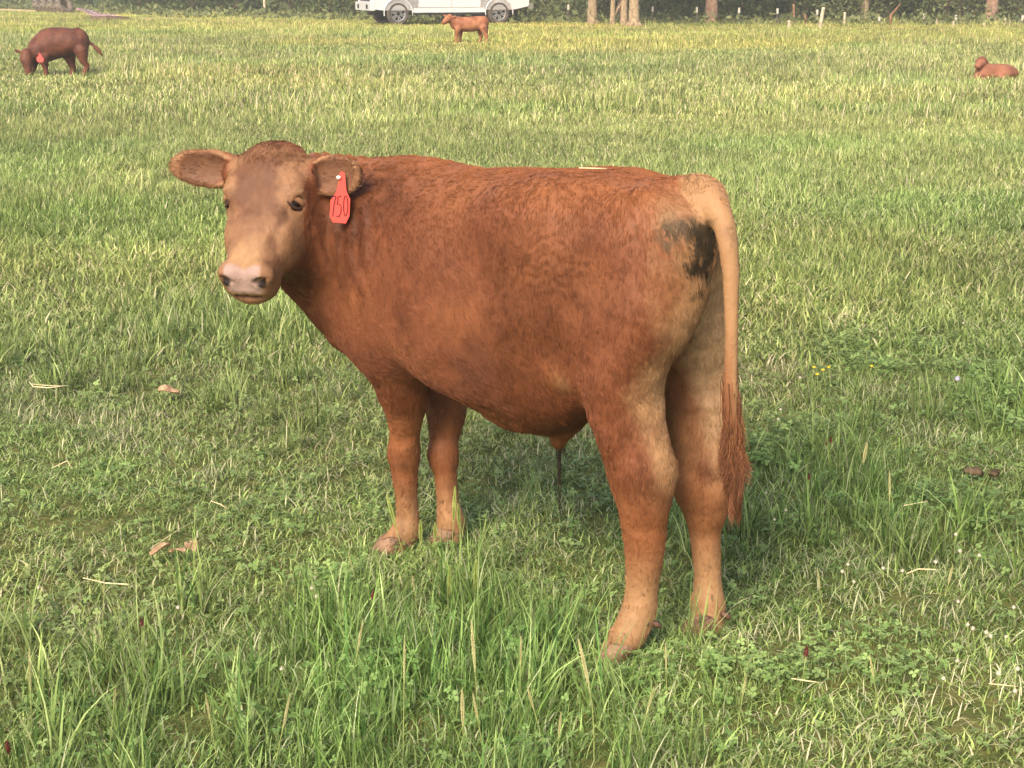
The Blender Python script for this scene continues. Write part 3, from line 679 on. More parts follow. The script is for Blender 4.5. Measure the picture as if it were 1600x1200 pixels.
def clover(n, rad, r):
    V = []; F = []; K = []
    for i in range(n):
        a = r.random() * 6.283; d = rad * math.sqrt(r.random()); h = .02 + .03 * r.random(); p = np.array([math.cos(a) * d, math.sin(a) * d, h])
        c = (lin(118, 138, 74) if r.random() < .6 else lin(146, 162, 94)) * (.8 + .4 * r.random()); s = .0045 + .004 * r.random(); a0 = r.random() * 6.28
        tx = r.normal(0, .25, 2)
        for k in range(3):
            q = a0 + k * 2.094; e = np.array([math.cos(q), math.sin(q), 0]); f = np.array([-e[1], e[0], 0]); b0 = len(V)
            for u_, v_, z_ in ((0, 0, 0), (.6, .55, .12), (1.25, .5, .1), (1.4, 0, -.02), (1.25, -.5, .1), (.6, -.55, .12)):
                w_ = e * u_ * s + f * v_ * s; V.append(p + w_ + UP * (z_ * s + w_[0] * tx[0] + w_[1] * tx[1])); K.append(c * (1.25 if u_ in (.6,) else 1))
            F += [(b0, b0 + 1, b0 + 2), (b0, b0 + 2, b0 + 3), (b0, b0 + 3, b0 + 4), (b0, b0 + 4, b0 + 5)]
        b0 = len(V); V += [p * np.array([1, 1, 0]) + [.0006, 0, 0], p * np.array([1, 1, 0]) - [.0006, 0, 0], p]; K += [c] * 3; F.append((b0, b0 + 1, b0 + 2))
    return V, F, K
def merge(*parts):
    V = []; F = []; K = []
    for v, f, k in parts: b = len(V); V += v; K += k; F += [tuple(i + b for i in t) for t in f]
    return V, F, K
lib = bpy.data.collections.new('grass_library')      # not linked to the scene: only the source shapes of the turf
def lib_add(nm, VFK):
    V, F, K = VFK; me = bpy.data.meshes.new(nm); V = np.array(V, np.float32); F = np.array(F, np.int32)
    me.vertices.add(len(V)); me.vertices.foreach_set('co', V.ravel()); me.loops.add(F.size); me.loops.foreach_set('vertex_index', F.ravel())
    me.polygons.add(len(F)); me.polygons.foreach_set('loop_start', np.arange(0, F.size, 3, dtype=np.int32)); me.update(calc_edges=True)
    a = me.attributes.new('bcol', 'FLOAT_COLOR', 'POINT'); a.data.foreach_set('color', np.c_[np.clip(K, 0, 1), np.ones(len(K))].astype(np.float32).ravel())
    me.materials.append(m_grass); lib.objects.link(bpy.data.objects.new(nm, me))
r = np.random.default_rng(21)
KIND = {}
def reg(kind, make, n):
    KIND[kind] = []
    for i in range(n):
        nm = 'g%03d_%s' % (len(lib.objects), kind); KIND[kind].append(len(lib.objects)); lib_add(nm, make())
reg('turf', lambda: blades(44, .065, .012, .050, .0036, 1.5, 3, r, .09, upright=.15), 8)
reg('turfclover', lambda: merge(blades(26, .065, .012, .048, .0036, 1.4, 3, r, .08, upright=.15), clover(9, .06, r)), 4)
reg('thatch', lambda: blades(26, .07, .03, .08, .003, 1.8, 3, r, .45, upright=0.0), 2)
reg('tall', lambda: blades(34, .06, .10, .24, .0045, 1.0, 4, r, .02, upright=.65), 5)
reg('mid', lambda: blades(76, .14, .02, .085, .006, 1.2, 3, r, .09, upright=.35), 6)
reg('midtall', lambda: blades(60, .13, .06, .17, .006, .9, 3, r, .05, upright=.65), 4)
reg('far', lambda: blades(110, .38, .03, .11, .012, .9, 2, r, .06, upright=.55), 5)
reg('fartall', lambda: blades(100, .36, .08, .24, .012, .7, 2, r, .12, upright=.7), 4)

def wedge(y0, y1, dens, margin, k=.36):
    A = k * (y1 * y1 - y0 * y0) + 2 * margin * (y1 - y0); n = int(A * dens); u_ = rng.random(n)
    a, b, c = k, 2 * margin, -(k * y0 * y0 + 2 * margin * y0) - u_ * A
    Y = (-b + np.sqrt(b * b - 4 * a * c)) / (2 * a); X = (rng.random(n) * 2 - 1) * (k * Y + margin); return np.stack([X, Y, 0 * X], 1)
def gp(px, py): return ground(px, py)[:2]
# patches of taller and darker grass that the photograph shows (ground place, radius)
PATCH = [(*gp(640, 1060), .38, 1.0), (*gp(760, 1040), .30, 1.0), (*gp(560, 1150), .35, .8), (*gp(800, 1160), .35, .7), (*gp(120, 1150), .4, .55), (*gp(1300, 790), .40, .8), (*gp(1220, 760), .30, .8),
         (*gp(1420, 830), .3, .5), (*gp(370, 500), .45, .8), (*gp(300, 520), .4, .6), (*gp(30, 330), .9, .8), (*gp(250, 255), .9, .6), (*gp(600, 195), 1.2, .6), (*gp(1170, 275), 1.2, .8), (*gp(1340, 230), 1.6, .6),
         (*gp(1290, 420), .6, .6), (*gp(160, 215), 1.0, .6), (*gp(1400, 175), 2.0, .5), (*gp(220, 340), .5, .4), (*gp(760, 230), 1.0, .5), (*gp(1550, 640), .4, .4)]
def tallness(P):
    t = sstep(fnoise(P, .9, 51, 2), .60, .78) * .25 + sstep(fnoise(P, .28, 54, 2), .52, .7) * .45 * sstep(P[:, 1], 6, 11)
    for x, y, rr_, s in PATCH: t = np.maximum(t, s * np.exp(-((P[:, 0] - x) ** 2 + ((P[:, 1] - y) * .8) ** 2) / rr_ ** 2) * 1.1)
    return np.clip(t, 0, 1)
def tint(P, tl):
    n = len(P); a = fnoise(P, 1.3, 61, 3)[:, None]; b = fnoise(P, .22, 64, 3)[:, None]; c = fnoise(P, 5, 67, 2)[:, None]
    T = np.array([1.14, 1.10, 1.26]) * (.78 + .5 * a) * (.80 + .4 * c)
    T *= 1 + (np.array([1.10, 1.04, .98]) - 1) * sstep(b, .45, .7)              # drier, yellower
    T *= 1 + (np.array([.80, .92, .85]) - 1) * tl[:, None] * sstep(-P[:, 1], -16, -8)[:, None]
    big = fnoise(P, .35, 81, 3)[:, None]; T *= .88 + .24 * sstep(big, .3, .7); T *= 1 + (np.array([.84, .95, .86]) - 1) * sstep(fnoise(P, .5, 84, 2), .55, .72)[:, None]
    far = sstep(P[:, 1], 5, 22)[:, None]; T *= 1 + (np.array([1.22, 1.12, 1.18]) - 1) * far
    st = sstep(P[:, 1] + P[:, 0] * .25 + (b[:, 0] - .5) * 18, 33, 42)[:, None]; T *= 1 + (np.array([1.17, 1.12, .92]) - 1) * st   # yellow sunlight on the strip by the woods, put into the tint
    return T * (.85 + .3 * rng.random((n, 1)))
PTS = []; IDX = []; SC = []; TI = []
def put(P, kinds, weights, smin, smax, tl, zs=None):
    n = len(P); ids = np.concatenate([KIND[k] for k in kinds]); w_ = np.concatenate([[wt / len(KIND[k])] * len(KIND[k]) for k, wt in zip(kinds, weights)])
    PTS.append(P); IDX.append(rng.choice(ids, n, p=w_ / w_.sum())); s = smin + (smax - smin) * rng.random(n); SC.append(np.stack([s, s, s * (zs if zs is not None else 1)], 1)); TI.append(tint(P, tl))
P = wedge(1.5, 6.5, 520, 1.6, .5); tl = tallness(P); cl = fnoise(P, 2.2, 71, 2) + .12 * sstep(P[:, 0], .2, .9)
bare = fnoise(P, 3.1, 77, 3); keep = (bare > .26) | (rng.random(len(P)) < .6); P, tl, cl, bare = P[keep], tl[keep], cl[keep], bare[keep]
isC = cl > .78; isT = ~isC & (bare < .37)
put(P[isC], ['turfclover'], [1], .8, 1.25, tl[isC]); put(P[isT], ['thatch', 'turf'], [.6, .4], .8, 1.2, tl[isT])
g = ~isC & ~isT; put(P[g], ['turf', 'turfclover', 'thatch'], [.78, .15, .07], .75, 1.3, tl[g], .8 + .7 * tl[g])
P = wedge(1.5, 6.5, 150, 1.6, .5); tl = tallness(P); k = rng.random(len(P)) < tl ** 1.5 * .95; P, tl = P[k], tl[k]; put(P, ['tall'], [1], .55, 1.15, tl)
P = wedge(6, 17, 110, 1.6, .62); tl = tallness(P); put(P, ['mid'], [1], .8, 1.35, tl, .8 + .7 * tl)
P = wedge(6, 17, 42, 1.6, .62); tl = tallness(P); k = rng.random(len(P)) < .04 + tl * .9; P, tl = P[k], tl[k]; put(P, ['midtall'], [1], .6, 1.2, tl)
P = wedge(16, 70, 11, 3, .66); k = (P[:, 1] < 56 - P[:, 0] * .15 + np.where(P[:, 0] < 0, -P[:, 0] * .8, 0)); P = P[k]; tl = tallness(P); put(P, ['far'], [1], .8, 1.35, tl, .85 + .5 * tl)
P = wedge(16, 70, 5, 3, .66); k = (P[:, 1] < 56 - P[:, 0] * .15 + np.where(P[:, 0] < 0, -P[:, 0] * .8, 0)); P = P[k]; tl = tallness(P); k = rng.random(len(P)) < .15 + tl * .85; P, tl = P[k], tl[k]; put(P, ['fartall'], [1], .6, 1.2, tl)
for fx_, fy_ in (gp(972, 1012), gp(1106, 992), gp(616, 866), gp(704, 854)):      # turf closing round the hooves
    n_ = 26; a_ = rng.random(n_) * 6.283; d_ = .03 + rng.random(n_) * .10; P = np.stack([fx_ + np.cos(a_) * d_, fy_ + np.sin(a_) * d_ - .03, 0 * a_], 1); put(P, ['turf', 'thatch'], [.85, .15], .8, 1.25, tallness(P))
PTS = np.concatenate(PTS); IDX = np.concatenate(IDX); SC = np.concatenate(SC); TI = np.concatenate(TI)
# keep the turf off the dirt track (the track itself is laid further down)
TRACK = [(-75, 128), (-45, 96), (-24, 76), (-14, 60.5), (-8, 55.0), (-2, 51.7), (5, 49.5), (14, 48.8), (26, 48.4), (90, 47)]
def track_y(x): return np.interp(x, [p[0] for p in TRACK], [p[1] for p in TRACK])
dT = np.abs(PTS[:, 1] - track_y(PTS[:, 0])); k = (dT > 1.1 + rng.random(len(PTS)) * .9) | (rng.random(len(PTS)) < sstep(fnoise(PTS, .22, 88, 2), .42, .6) * .9) | (PTS[:, 1] < 30); SC[:, 2] *= 1 - .5 * sum(np.exp(-((PTS[:, 0] - cx_) / 1.2) ** 2 - ((PTS[:, 1] - cy_) / 3.0) ** 2) for cx_, cy_ in ((-7.3, 23.5), (-1.0, 35.5))); SC[:, 2] *= np.where((PTS[:, 1] > 30) & (PTS[:, 1] < track_y(PTS[:, 0])), np.clip(dT / 6, .45, 1), 1); PTS, IDX, SC, TI = PTS[k], IDX[k], SC[k], TI[k]
print('tufts', len(PTS))
me = bpy.data.meshes.new('grass'); me.vertices.add(len(PTS)); me.vertices.foreach_set('co', PTS.astype(np.float32).ravel())
a = me.attributes.new('idx', 'INT', 'POINT'); a.data.foreach_set('value', IDX.astype(np.int32))
a = me.attributes.new('rot', 'FLOAT_VECTOR', 'POINT'); a.data.foreach_set('vector', np.c_[rng.normal(0, .06, (len(PTS), 2)), rng.random(len(PTS)) * 6.283].astype(np.float32).ravel())
a = me.attributes.new('scl', 'FLOAT_VECTOR', 'POINT'); a.data.foreach_set('vector', SC.astype(np.float32).ravel())
a = me.attributes.new('tint', 'FLOAT_COLOR', 'POINT'); a.data.foreach_set('color', np.c_[TI, np.ones(len(TI))].astype(np.float32).ravel())
grass = bpy.data.objects.new('grass', me); C.objects.link(grass); tag(grass, 'green pasture grass and clover covering the whole field', 'grass', kind='stuff')
ng = bpy.data.node_groups.new('scatter', 'GeometryNodeTree')
ng.interface.new_socket('Geometry', in_out='INPUT', socket_type='NodeSocketGeometry'); ng.interface.new_socket('Geometry', in_out='OUTPUT', socket_type='NodeSocketGeometry')
gi = ng.nodes.new('NodeGroupInput'); go = ng.nodes.new('NodeGroupOutput'); ip = ng.nodes.new('GeometryNodeInstanceOnPoints')
ci = ng.nodes.new('GeometryNodeCollectionInfo'); ci.inputs['Collection'].default_value = lib; ci.inputs['Separate Children'].default_value = True; ci.inputs['Reset Children'].default_value = True
def named(nm, ty): n = ng.nodes.new('GeometryNodeInputNamedAttribute'); n.data_type = ty; n.inputs['Name'].default_value = nm; return n.outputs['Attribute']
L = ng.links.new
L(gi.outputs[0], ip.inputs['Points']); L(ci.outputs[0], ip.inputs['Instance']); ip.inputs['Pick Instance'].default_value = True
L(named('idx', 'INT'), ip.inputs['Instance Index']); L(named('scl', 'FLOAT_VECTOR'), ip.inputs['Scale'])
er = ng.nodes.new('FunctionNodeEulerToRotation'); L(named('rot', 'FLOAT_VECTOR'), er.inputs[0]); L(er.outputs[0], ip.inputs['Rotation'])
L(ip.outputs[0], go.inputs[0])
md = grass.modifiers.new('scatter', 'NODES'); md.node_group = ng
# ================================================================ dirt track, woods, fence
m_dirt = noise_mat('track_dirt', lin(188, 160, 112), lin(214, 190, 142), 1.2, .95, .1, .4, 12)
xs = np.linspace(TRACK[0][0], TRACK[-1][0], 90); V = []; F = []
for i, x in enumerate(xs):
    hw = 1.35 + .35 * math.sin(x * .7) + .2 * math.sin(x * 1.9)
    V += [(x, track_y(x) - hw, .004), (x, track_y(x) + hw * .9, .004)]
F = [(2 * i, 2 * i + 2, 2 * i + 3, 2 * i + 1) for i in range(len(xs) - 1)]
o = mesh_obj('dirt_track', V, F, m_dirt); o['kind'] = 'structure'; o['label'] = 'pale tan dirt track along the far edge of the field'

def leaf_mat(name, c1, c2, trans=.25):
    m, t, b = new_mat(name, .55, .25)
    gnode = t.nodes.new('ShaderNodeNewGeometry'); rp = t.nodes.new('ShaderNodeValToRGB')
    rp.color_ramp.elements[0].color = (*c1, 1); rp.color_ramp.elements[1].color = (*c2, 1)
    t.links.new(gnode.outputs['Random Per Island'], rp.inputs[0]); t.links.new(rp.outputs[0], b.inputs['Base Color'])
    tr = t.nodes.new('ShaderNodeBsdfTranslucent'); t.links.new(rp.outputs[0], tr.inputs['Color'])
    ms = t.nodes.new('ShaderNodeMixShader'); ms.inputs[0].default_value = trans
    t.links.new(b.outputs[0], ms.inputs[1]); t.links.new(tr.outputs[0], ms.inputs[2]); t.links.new(ms.outputs[0], t.nodes['Material Output'].inputs['Surface'])
    return m
m_leaf = leaf_mat('tree_leaf', lin(52, 66, 34), lin(96, 110, 54)); m_leaf2 = leaf_mat('shrub_leaf', lin(66, 84, 42), lin(122, 132, 74)); m_leaf3 = leaf_mat('pale_leaf', lin(96, 106, 66), lin(140, 144, 92))
def bark_mat(name, c1, c2):
    m = noise_mat(name, c1, c2, 9, .9, .15, .8, 18, 6); return m
m_bark = bark_mat('pale_bark', lin(132, 112, 88), lin(184, 162, 130)); m_bark_d = bark_mat('dark_bark', lin(84, 68, 52), lin(126, 104, 82)); m_bark_r = bark_mat('reddish_bark', lin(124, 96, 78), lin(170, 138, 114))

def leaf_quads(cen, size, r, flat=.0):
    """diamond leaves at the centres, random facing"""
    n = len(cen); a = r.normal(0, 1, (n, 3)); a /= np.linalg.norm(a, axis=1)[:, None]; b = r.normal(0, 1, (n, 3)); b -= a * (a * b).sum(1)[:, None]; b /= np.linalg.norm(b, axis=1)[:, None]
    s = size * (.6 + .8 * r.random((n, 1))); V = np.stack([cen - a * s, cen + b * s * .5 + a * s * .1, cen + a * s, cen - b * s * .5 + a * s * .1], 1).reshape(-1, 3)
    return V, np.arange(4 * n).reshape(n, 4)
def crown_points(c, rad, n, r, seed, gap=.46):
    out = np.zeros((0, 3)); c = np.asarray(c, float); rad = np.asarray(rad, float)
    while len(out) < n:
        p = r.normal(0, 1, (n * 3, 3)); p /= np.linalg.norm(p, axis=1)[:, None]; p *= (r.random((n * 3, 1)) ** .45); p = c + p * rad
        k = fnoise(p, 1.1 / max(.3, rad.mean() * .3), seed, 2) > gap; out = np.vstack([out, p[k]])
    return out[:n]
def limb_path(a, b, r, n=5, wob=.08):
    a, b = np.asarray(a, float), np.asarray(b, float); L_ = np.linalg.norm(b - a)
    return [a + (b - a) * t + (r.normal(0, wob, 3) * L_ * t * (1 - t) * 2) for t in np.linspace(0, 1, n)]
def merge_tubes(name, tubes, mat, parent, seg=9):
    V = []; F = []
    for pts, rads in tubes:
        n = len(pts); b0 = len(V)
        for i in range(n):
            t = unit(np.asarray(pts[min(i + 1, n - 1)]) - pts[max(i - 1, 0)]); r0 = np.array([0, 1., 0]) if abs(t[1]) < .8 else np.array([1., 0, 0])
            a = unit(np.cross(t, r0)); b = np.cross(t, a)
            for k in range(seg):
                q = 2 * math.pi * k / seg; V.append(np.asarray(pts[i]) + (a * math.cos(q) + b * math.sin(q)) * rads[i] * (1 + .08 * math.sin(3 * q + i)))
        for i in range(n - 1):
            for k in range(seg): F.append((b0 + i * seg + k, b0 + i * seg + (k + 1) % seg, b0 + (i + 1) * seg + (k + 1) % seg, b0 + (i + 1) * seg + k))
        F.append(tuple(b0 + (n - 1) * seg + k for k in range(seg)))
    return mesh_obj(name, V, F, mat, parent)
def tree(x, y, rad, h, lean, label, bark, leaf, seed, crown_r=2.6, low=2.2, nleaf=1500, forked=False, group='trees at the edge of the woods'):
    r = np.random.default_rng(seed); t = empty('tree', (x, y, 0)); tag(t, label, 'tree', group)
    top = np.array([lean[0], lean[1], h * .8]); path = [np.array([0, 0, -.1]), np.array([0, 0, .12]), top * .12, top * .3, top * .55, top * .8, top]
    path = [p + np.array([*r.normal(0, .04 * rad / .2, 2), 0]) * (i > 2) for i, p in enumerate(path)]
    tubes = [(path, [rad * 1.5, rad * 1.15, rad, rad * .88, rad * .7, rad * .45, rad * .2])]
    for i in range(6):
        z0 = .32 + .1 * i; a = top * z0; ang = r.random() * 6.28; b = a + np.array([math.cos(ang) * crown_r * .8, math.sin(ang) * crown_r * .8, h * .14 + r.random()])
        tubes.append((limb_path(a, b, r), list(np.linspace(rad * .4, rad * .08, 5))))
    if forked: tubes.append((limb_path(top * .05, np.array([forked, .3, 3.0]), r, 6, .05), list(np.linspace(rad * .7, rad * .3, 6))))
    for i in range(5):   # root flare
        ang = i * 1.257 + r.random(); e = np.array([math.cos(ang), math.sin(ang), 0]); tubes.append(([e * rad * .5 + UP * .25, e * rad * 1.1 + UP * .1, e * rad * 2.0 - UP * .03], [rad * .4, rad * .34, rad * .12]))
    merge_tubes('trunk', tubes, bark, t)
    cp = crown_points((top[0], top[1], h * .72), (crown_r, crown_r, h * .36), nleaf, r, seed); cp[:, 2] = np.maximum(cp[:, 2], low)
    Vq, Fq = leaf_quads(cp, .24, r); mesh_obj('crown', Vq, Fq, leaf, t, smooth=False); return t
def shrub(x, y, rx, rz, label, leaf, seed, n=1700, group='shrubs under the trees', size=.06):
    r = np.random.default_rng(seed); t = empty('shrub', (x, y, 0)); tag(t, label, 'shrub', group)
    cp = crown_points((0, 0, rz * .5), (rx, rx * .75, rz * .62), n, r, seed, .47); cp[:, 2] = np.abs(cp[:, 2]) + .02
    Vq, Fq = leaf_quads(cp, size, r); mesh_obj('foliage', Vq, Fq, leaf, t, smooth=False)
    tubes = []
    for i in range(5): a = r.normal(0, .12, 3) * [1, 1, 0]; b = np.array([r.normal(0, rx * .5), r.normal(0, rx * .4), rz * (.6 + .3 * r.random())]); tubes.append((limb_path(a, b, r, 4), [.025, .02, .014, .006]))
    merge_tubes('stem', tubes, m_bark_d, t, 5); return t

def gx(px, py): g = ground(px, py); return g[0], g[1]
# trees that can be told apart, from left to right
TR = [(926, 39, .15, 9, 'straight pale tree trunk, leftmost of the four close together right of the truck', m_bark, 0),
      (957, 41, .075, 7, 'thin forked pale tree trunk between two thicker trunks right of the truck', m_bark, .9),
      (975, 41, .105, 8, 'slim pale trunk with a dark band, third of the four close together', m_bark, 0),
      (991, 42, .15, 9, 'thick pale trunk with spreading roots, rightmost of the four close together', m_bark, 0),
      (1112, 39, .19, 10, 'thick pinkish bare tree trunk standing alone left of the leaning post', m_bark_r, 0),
      (1350, 33, .13, 9, 'slender pale trunk rising behind green shrubs right of the leaning post', m_bark, 0),
      (1549, 34, .21, 8, 'broad reddish trunk beside the pale drooping branches at far right', m_bark_r, 0)]
for i, (px, py, rd, h, lb, bk, fk) in enumerate(TR):
    x, y = gx(px, py); r = np.random.default_rng(300 + i); tree(x, y, rd, h, (r.normal(0, .12), r.normal(0, .3)), lb, bk, m_leaf, 300 + i, crown_r=2.8, low=2.4, forked=fk)
DK = [(968, 36, 'dark trunk in the shade behind the four pale trunks'), (1240, 30, 'dark trunk standing behind the short white stub post'), (1256, 28, 'thin dark trunk just left of the leaning white post'),
      (1478, 31, 'crooked dark tree with drooping bare branches at the right'), (300, 8, 'shaded trunk in the dark woods left of the thin pole'), (250, 7, 'shaded trunk in the dark woods above the pink metal sheets'),
      (500, 12, 'shaded trunk in the dark woods just left of the truck'), (860, 26, 'shaded trunk in the dark gap right of the truck'), (1430, 28, 'shaded trunk behind the fence left of the crooked tree'), (1185, 29, 'shaded trunk behind the fence right of the lone pinkish trunk')]
for i, (px, py, lb) in enumerate(DK):
    x, y = gx(px, py); r = np.random.default_rng(340 + i)
    tree(x, y, .11 + .05 * r.random(), 9, (r.normal(0, .5) if i != 3 else -1.6, r.normal(0, .3)), lb, m_bark_d, m_leaf, 340 + i, crown_r=3.2, low=2.0 if i != 3 else 1.2, forked=(.9 if i == 3 else 0))
SH = [(215, 21, 1.6, 1.9, 'dark round shrub just right of the pink metal sheets'), (285, 22, 1.7, 2.0, 'dark shrub, second right of the pink metal sheets'), (350, 22, 1.5, 1.8, 'dark shrub left of the thin pole'),
      (450, 24, 1.6, 2.0, 'olive shrub right of the thin pole'), (505, 25, 1.5, 1.8, 'olive shrub left of the truck front'), (548, 26, 1.2, 1.7, 'shrub right against the truck front'), (690, 26, 2.6, 2.2, 'shrub behind the white truck'),
      (850, 33, 1.3, 1.5, 'pale olive shrub right behind the truck'), (895, 34, 1.0, .7, 'low pale shrub left of the four trunks'), (942, 34, .8, 1.4, 'bright green shrub between the first and second pale trunks'),
      (1035, 36, 1.3, 1.6, 'green shrub right of the four pale trunks'), (1080, 36, 1.2, 1.5, 'green shrub left of the lone pinkish trunk'), (1145, 36, 1.2, 1.6, 'green shrub right of the lone pinkish trunk'),
      (1175, 35, .9, 1.0, 'brownish low shrub by the fence right of the pinkish trunk'), (1205, 34, 1.2, 1.6, 'dark shrub by the short white stub post'), (1300, 33, 1.1, 1.6, 'green shrub behind the leaning post'),
      (1332, 34, 1.0, 1.7, 'bright shrub left of the slender pale trunk'), (1372, 33, 1.1, 1.6, 'shrub right of the slender pale trunk'), (1412, 32, 1.2, 1.5, 'dark shrub in the gap left of the crooked tree'),
      (1455, 32, 1.0, 1.3, 'grey green shrub under the crooked tree'), (1515, 33, 1.3, 1.8, 'pale hanging shrub right of the crooked tree'), (1585, 33, 1.3, 1.8, 'pale shrub at the right end of the fence')]
for i, (px, py, rx, rz, lb) in enumerate(SH):
    x, y = gx(px, py); y = max(y + 1.0, track_y(x) + 3.6); shrub(x, y, rx, rz, lb, (m_leaf2, m_leaf, m_leaf3)[2 if 'pale' in lb else 1 if 'dark' in lb else 0], 400 + i)
# the wood behind, one dark mass
r = np.random.default_rng(77); n = 36000
X = r.uniform(-80, 85, n); Yb = np.interp(X, [-75, -40, -14, 0, 45], [140, 108, 72, 66, 60]); Pw = np.stack([X, Yb + r.random(n) ** 1.5 * 14, r.random(n) ** 1.3 * 11], 1)
Pw = Pw[fnoise(Pw, .45, 91, 2) > .40]; Vq, Fq = leaf_quads(Pw, .55, r)
o = mesh_obj('far_woods', Vq, Fq, m_leaf, smooth=False); tag(o, 'dark leafy wood closing the field behind the fence', 'woods', kind='stuff')
# weeds along the fence foot, nobody could count them
n = 10000; X = r.uniform(-35, 50, n); Pw = np.stack([X, track_y(X) + 1.1 + r.random(n) ** 1.3 * 5, np.abs(r.normal(0, .22, n)) * (.4 + fnoise(np.stack([X, 0 * X, 0 * X], 1), .8, 5))], 1)
Vq, Fq = leaf_quads(Pw, .10, r); o = mesh_obj('fence_weeds', Vq, Fq, m_leaf3, smooth=False); tag(o, 'pale weeds growing along the foot of the fence', 'weeds', kind='stuff')

# fence posts
m_steel = noise_mat('post_steel', lin(70, 66, 56), lin(100, 92, 78), 20, .6, .4); m_cap = noise_mat('white_paint', lin(190, 182, 164), lin(214, 206, 190), 12, .6, .3)
m_wood = noise_mat('grey_post_wood', lin(176, 158, 130), lin(222, 206, 176), 8, .9, .1, .6, 40); m_woodb = noise_mat('brown_post_wood', lin(120, 88, 66), lin(164, 126, 98), 8, .9, .1, .6, 40)
def box(bm, x0, x1, y0, y1, z0, z1):
    v = [bm.verts.new(p) for p in ((x0, y0, z0), (x1, y0, z0), (x1, y1, z0), (x0, y1, z0), (x0, y0, z1), (x1, y0, z1), (x1, y1, z1), (x0, y1, z1))]
    for f in ((0, 3, 2, 1), (4, 5, 6, 7), (0, 1, 5, 4), (1, 2, 6, 5), (2, 3, 7, 6), (3, 0, 4, 7)): bm.faces.new([v[i] for i in f])
def t_post(px, ytop, label, Y=56.0, tilt=0):
    """steel T post with a white top, its height read off the photograph"""
    Y = float(track_y(at(px, ytop, 52)[0])) + 2.0; p = at(px, ytop, Y); h = p[2]; t = empty('fence_post', (p[0], Y, 0)); tag(t, label, 'fence post', 'steel fence posts with white tops'); t.rotation_euler = (0, tilt, 0)
    bm = bmesh.new(); box(bm, -.028, .028, -.006, .006, -.2, h - .16); box(bm, -.006, .006, .006, .045, -.2, h - .16)
    for q in range(int(h / .12)): box(bm, -.012, .012, -.016, -.006, .06 + q * .12, .10 + q * .12)
    bm_obj('post_shaft', bm, m_steel, t)
    bm = bmesh.new(); box(bm, -.032, .032, -.020, .050, h - .17, h); bmesh.ops.bevel(bm, geom=bm.edges[:], offset=.008, segments=1); bm_obj('white_top', bm, m_cap, t); return t
for px, yt, lb in ((888, 7, 'steel fence post with white top left of the four pale trunks'), (1020, 10, 'steel fence post with white top right of the four pale trunks'), (1089, 11, 'steel fence post with white top just left of the lone pinkish trunk'),
                   (1155, 12, 'steel fence post with white top right of the lone pinkish trunk'), (1215, 13, 'steel fence post with white top left of the short white stub'), (1277, 15, 'steel fence post with white top just left of the leaning post'),
                   (1374, 26, 'steel fence post with white top right of the slender pale trunk'), (1444, 21, 'steel fence post with white top left of the crooked tree'), (1494, 23, 'steel fence post with white top beside the crooked tree'),
                   (1598, 24, 'steel fence post with white top at the right edge'), (822, 4, 'steel fence post with white top just behind the truck tail')): t_post(px, yt, lb)
def wood_post(px, ytop, ybase, rad, label, mat, lean=0.0, group='wooden fence posts', broken=False):
    b = ground(px, ybase); top = at(px + lean, ytop, b[1]); t = empty('fence_post', b); tag(t, label, 'fence post', group)
    d = top - b; pts = [d * -.1, d * .02, d * .35, d * .7, d * .985, d]; rs = [rad, rad, rad * .97, rad * .95, rad * .92, rad * .7]
    tubes = [(pts, rs)]
    if broken: tubes.append(([d * .9, d * 1.02 + np.array([.12, 0, .10]), d * 1.1 + np.array([.28, 0, .28])], [rad * .8, rad * .6, rad * .3]))
    merge_tubes('post_shaft', tubes, mat, t, 8); return t
wood_post(1281, 11, 45, .058, 'pale wooden fence post leaning right in front of the woods', m_wood, 6)
wood_post(1233, 32, 44, .050, 'short pale wooden stub post left of the leaning post', m_wood, 0)
for a in ((1319, 19, 41, .040, 'weathered wooden post right of the leaning post', m_wood, 1), (1241, 6, 39, .04, 'tall brown wooden post behind the stub post', m_woodb, -1), (1260, 22, 39, .035, 'thin brown wooden post between stub and leaning post', m_woodb, -2),
          (1386, 28, 40, .045, 'brown wooden post touching the broken topped post', m_woodb, 0), (1464, 30, 40, .04, 'short wooden post left of the crooked tree', m_wood, 0), (1490, 33, 42, .04, 'short pale post in the grass under the crooked tree', m_wood, 0),
          (1538, 36, 43, .05, 'short pale stub post left of the broad reddish trunk', m_wood, 0), (1570, 28, 40, .04, 'pale wooden post right of the broad reddish trunk', m_wood, 1), (1577, 31, 40, .04, 'shorter wooden post beside another near the right end', m_wood, 1)): wood_post(*a)
wood_post(1391, 22, 41, .05, 'wooden post with a broken top branching out to the right', m_woodb, 1, broken=True)
b = ground(414, 26); t = empty('utility_pole', b); tag(t, 'thin pale pole standing by itself left of the truck', 'pole')
merge_tubes('pole_shaft', [([np.array([0, 0, -.2]), np.array([0, 0, 1.]), np.array([-.05, 0, 3.5]), np.array([-.1, 0, 6.5])], [.055, .05, .045, .04])], m_wood, t, 10)
bm = bmesh.new(); box(bm, -.6, .4, -.04, .04, 5.9, 6.0); bm_obj('cross_arm', bm, m_wood, t)

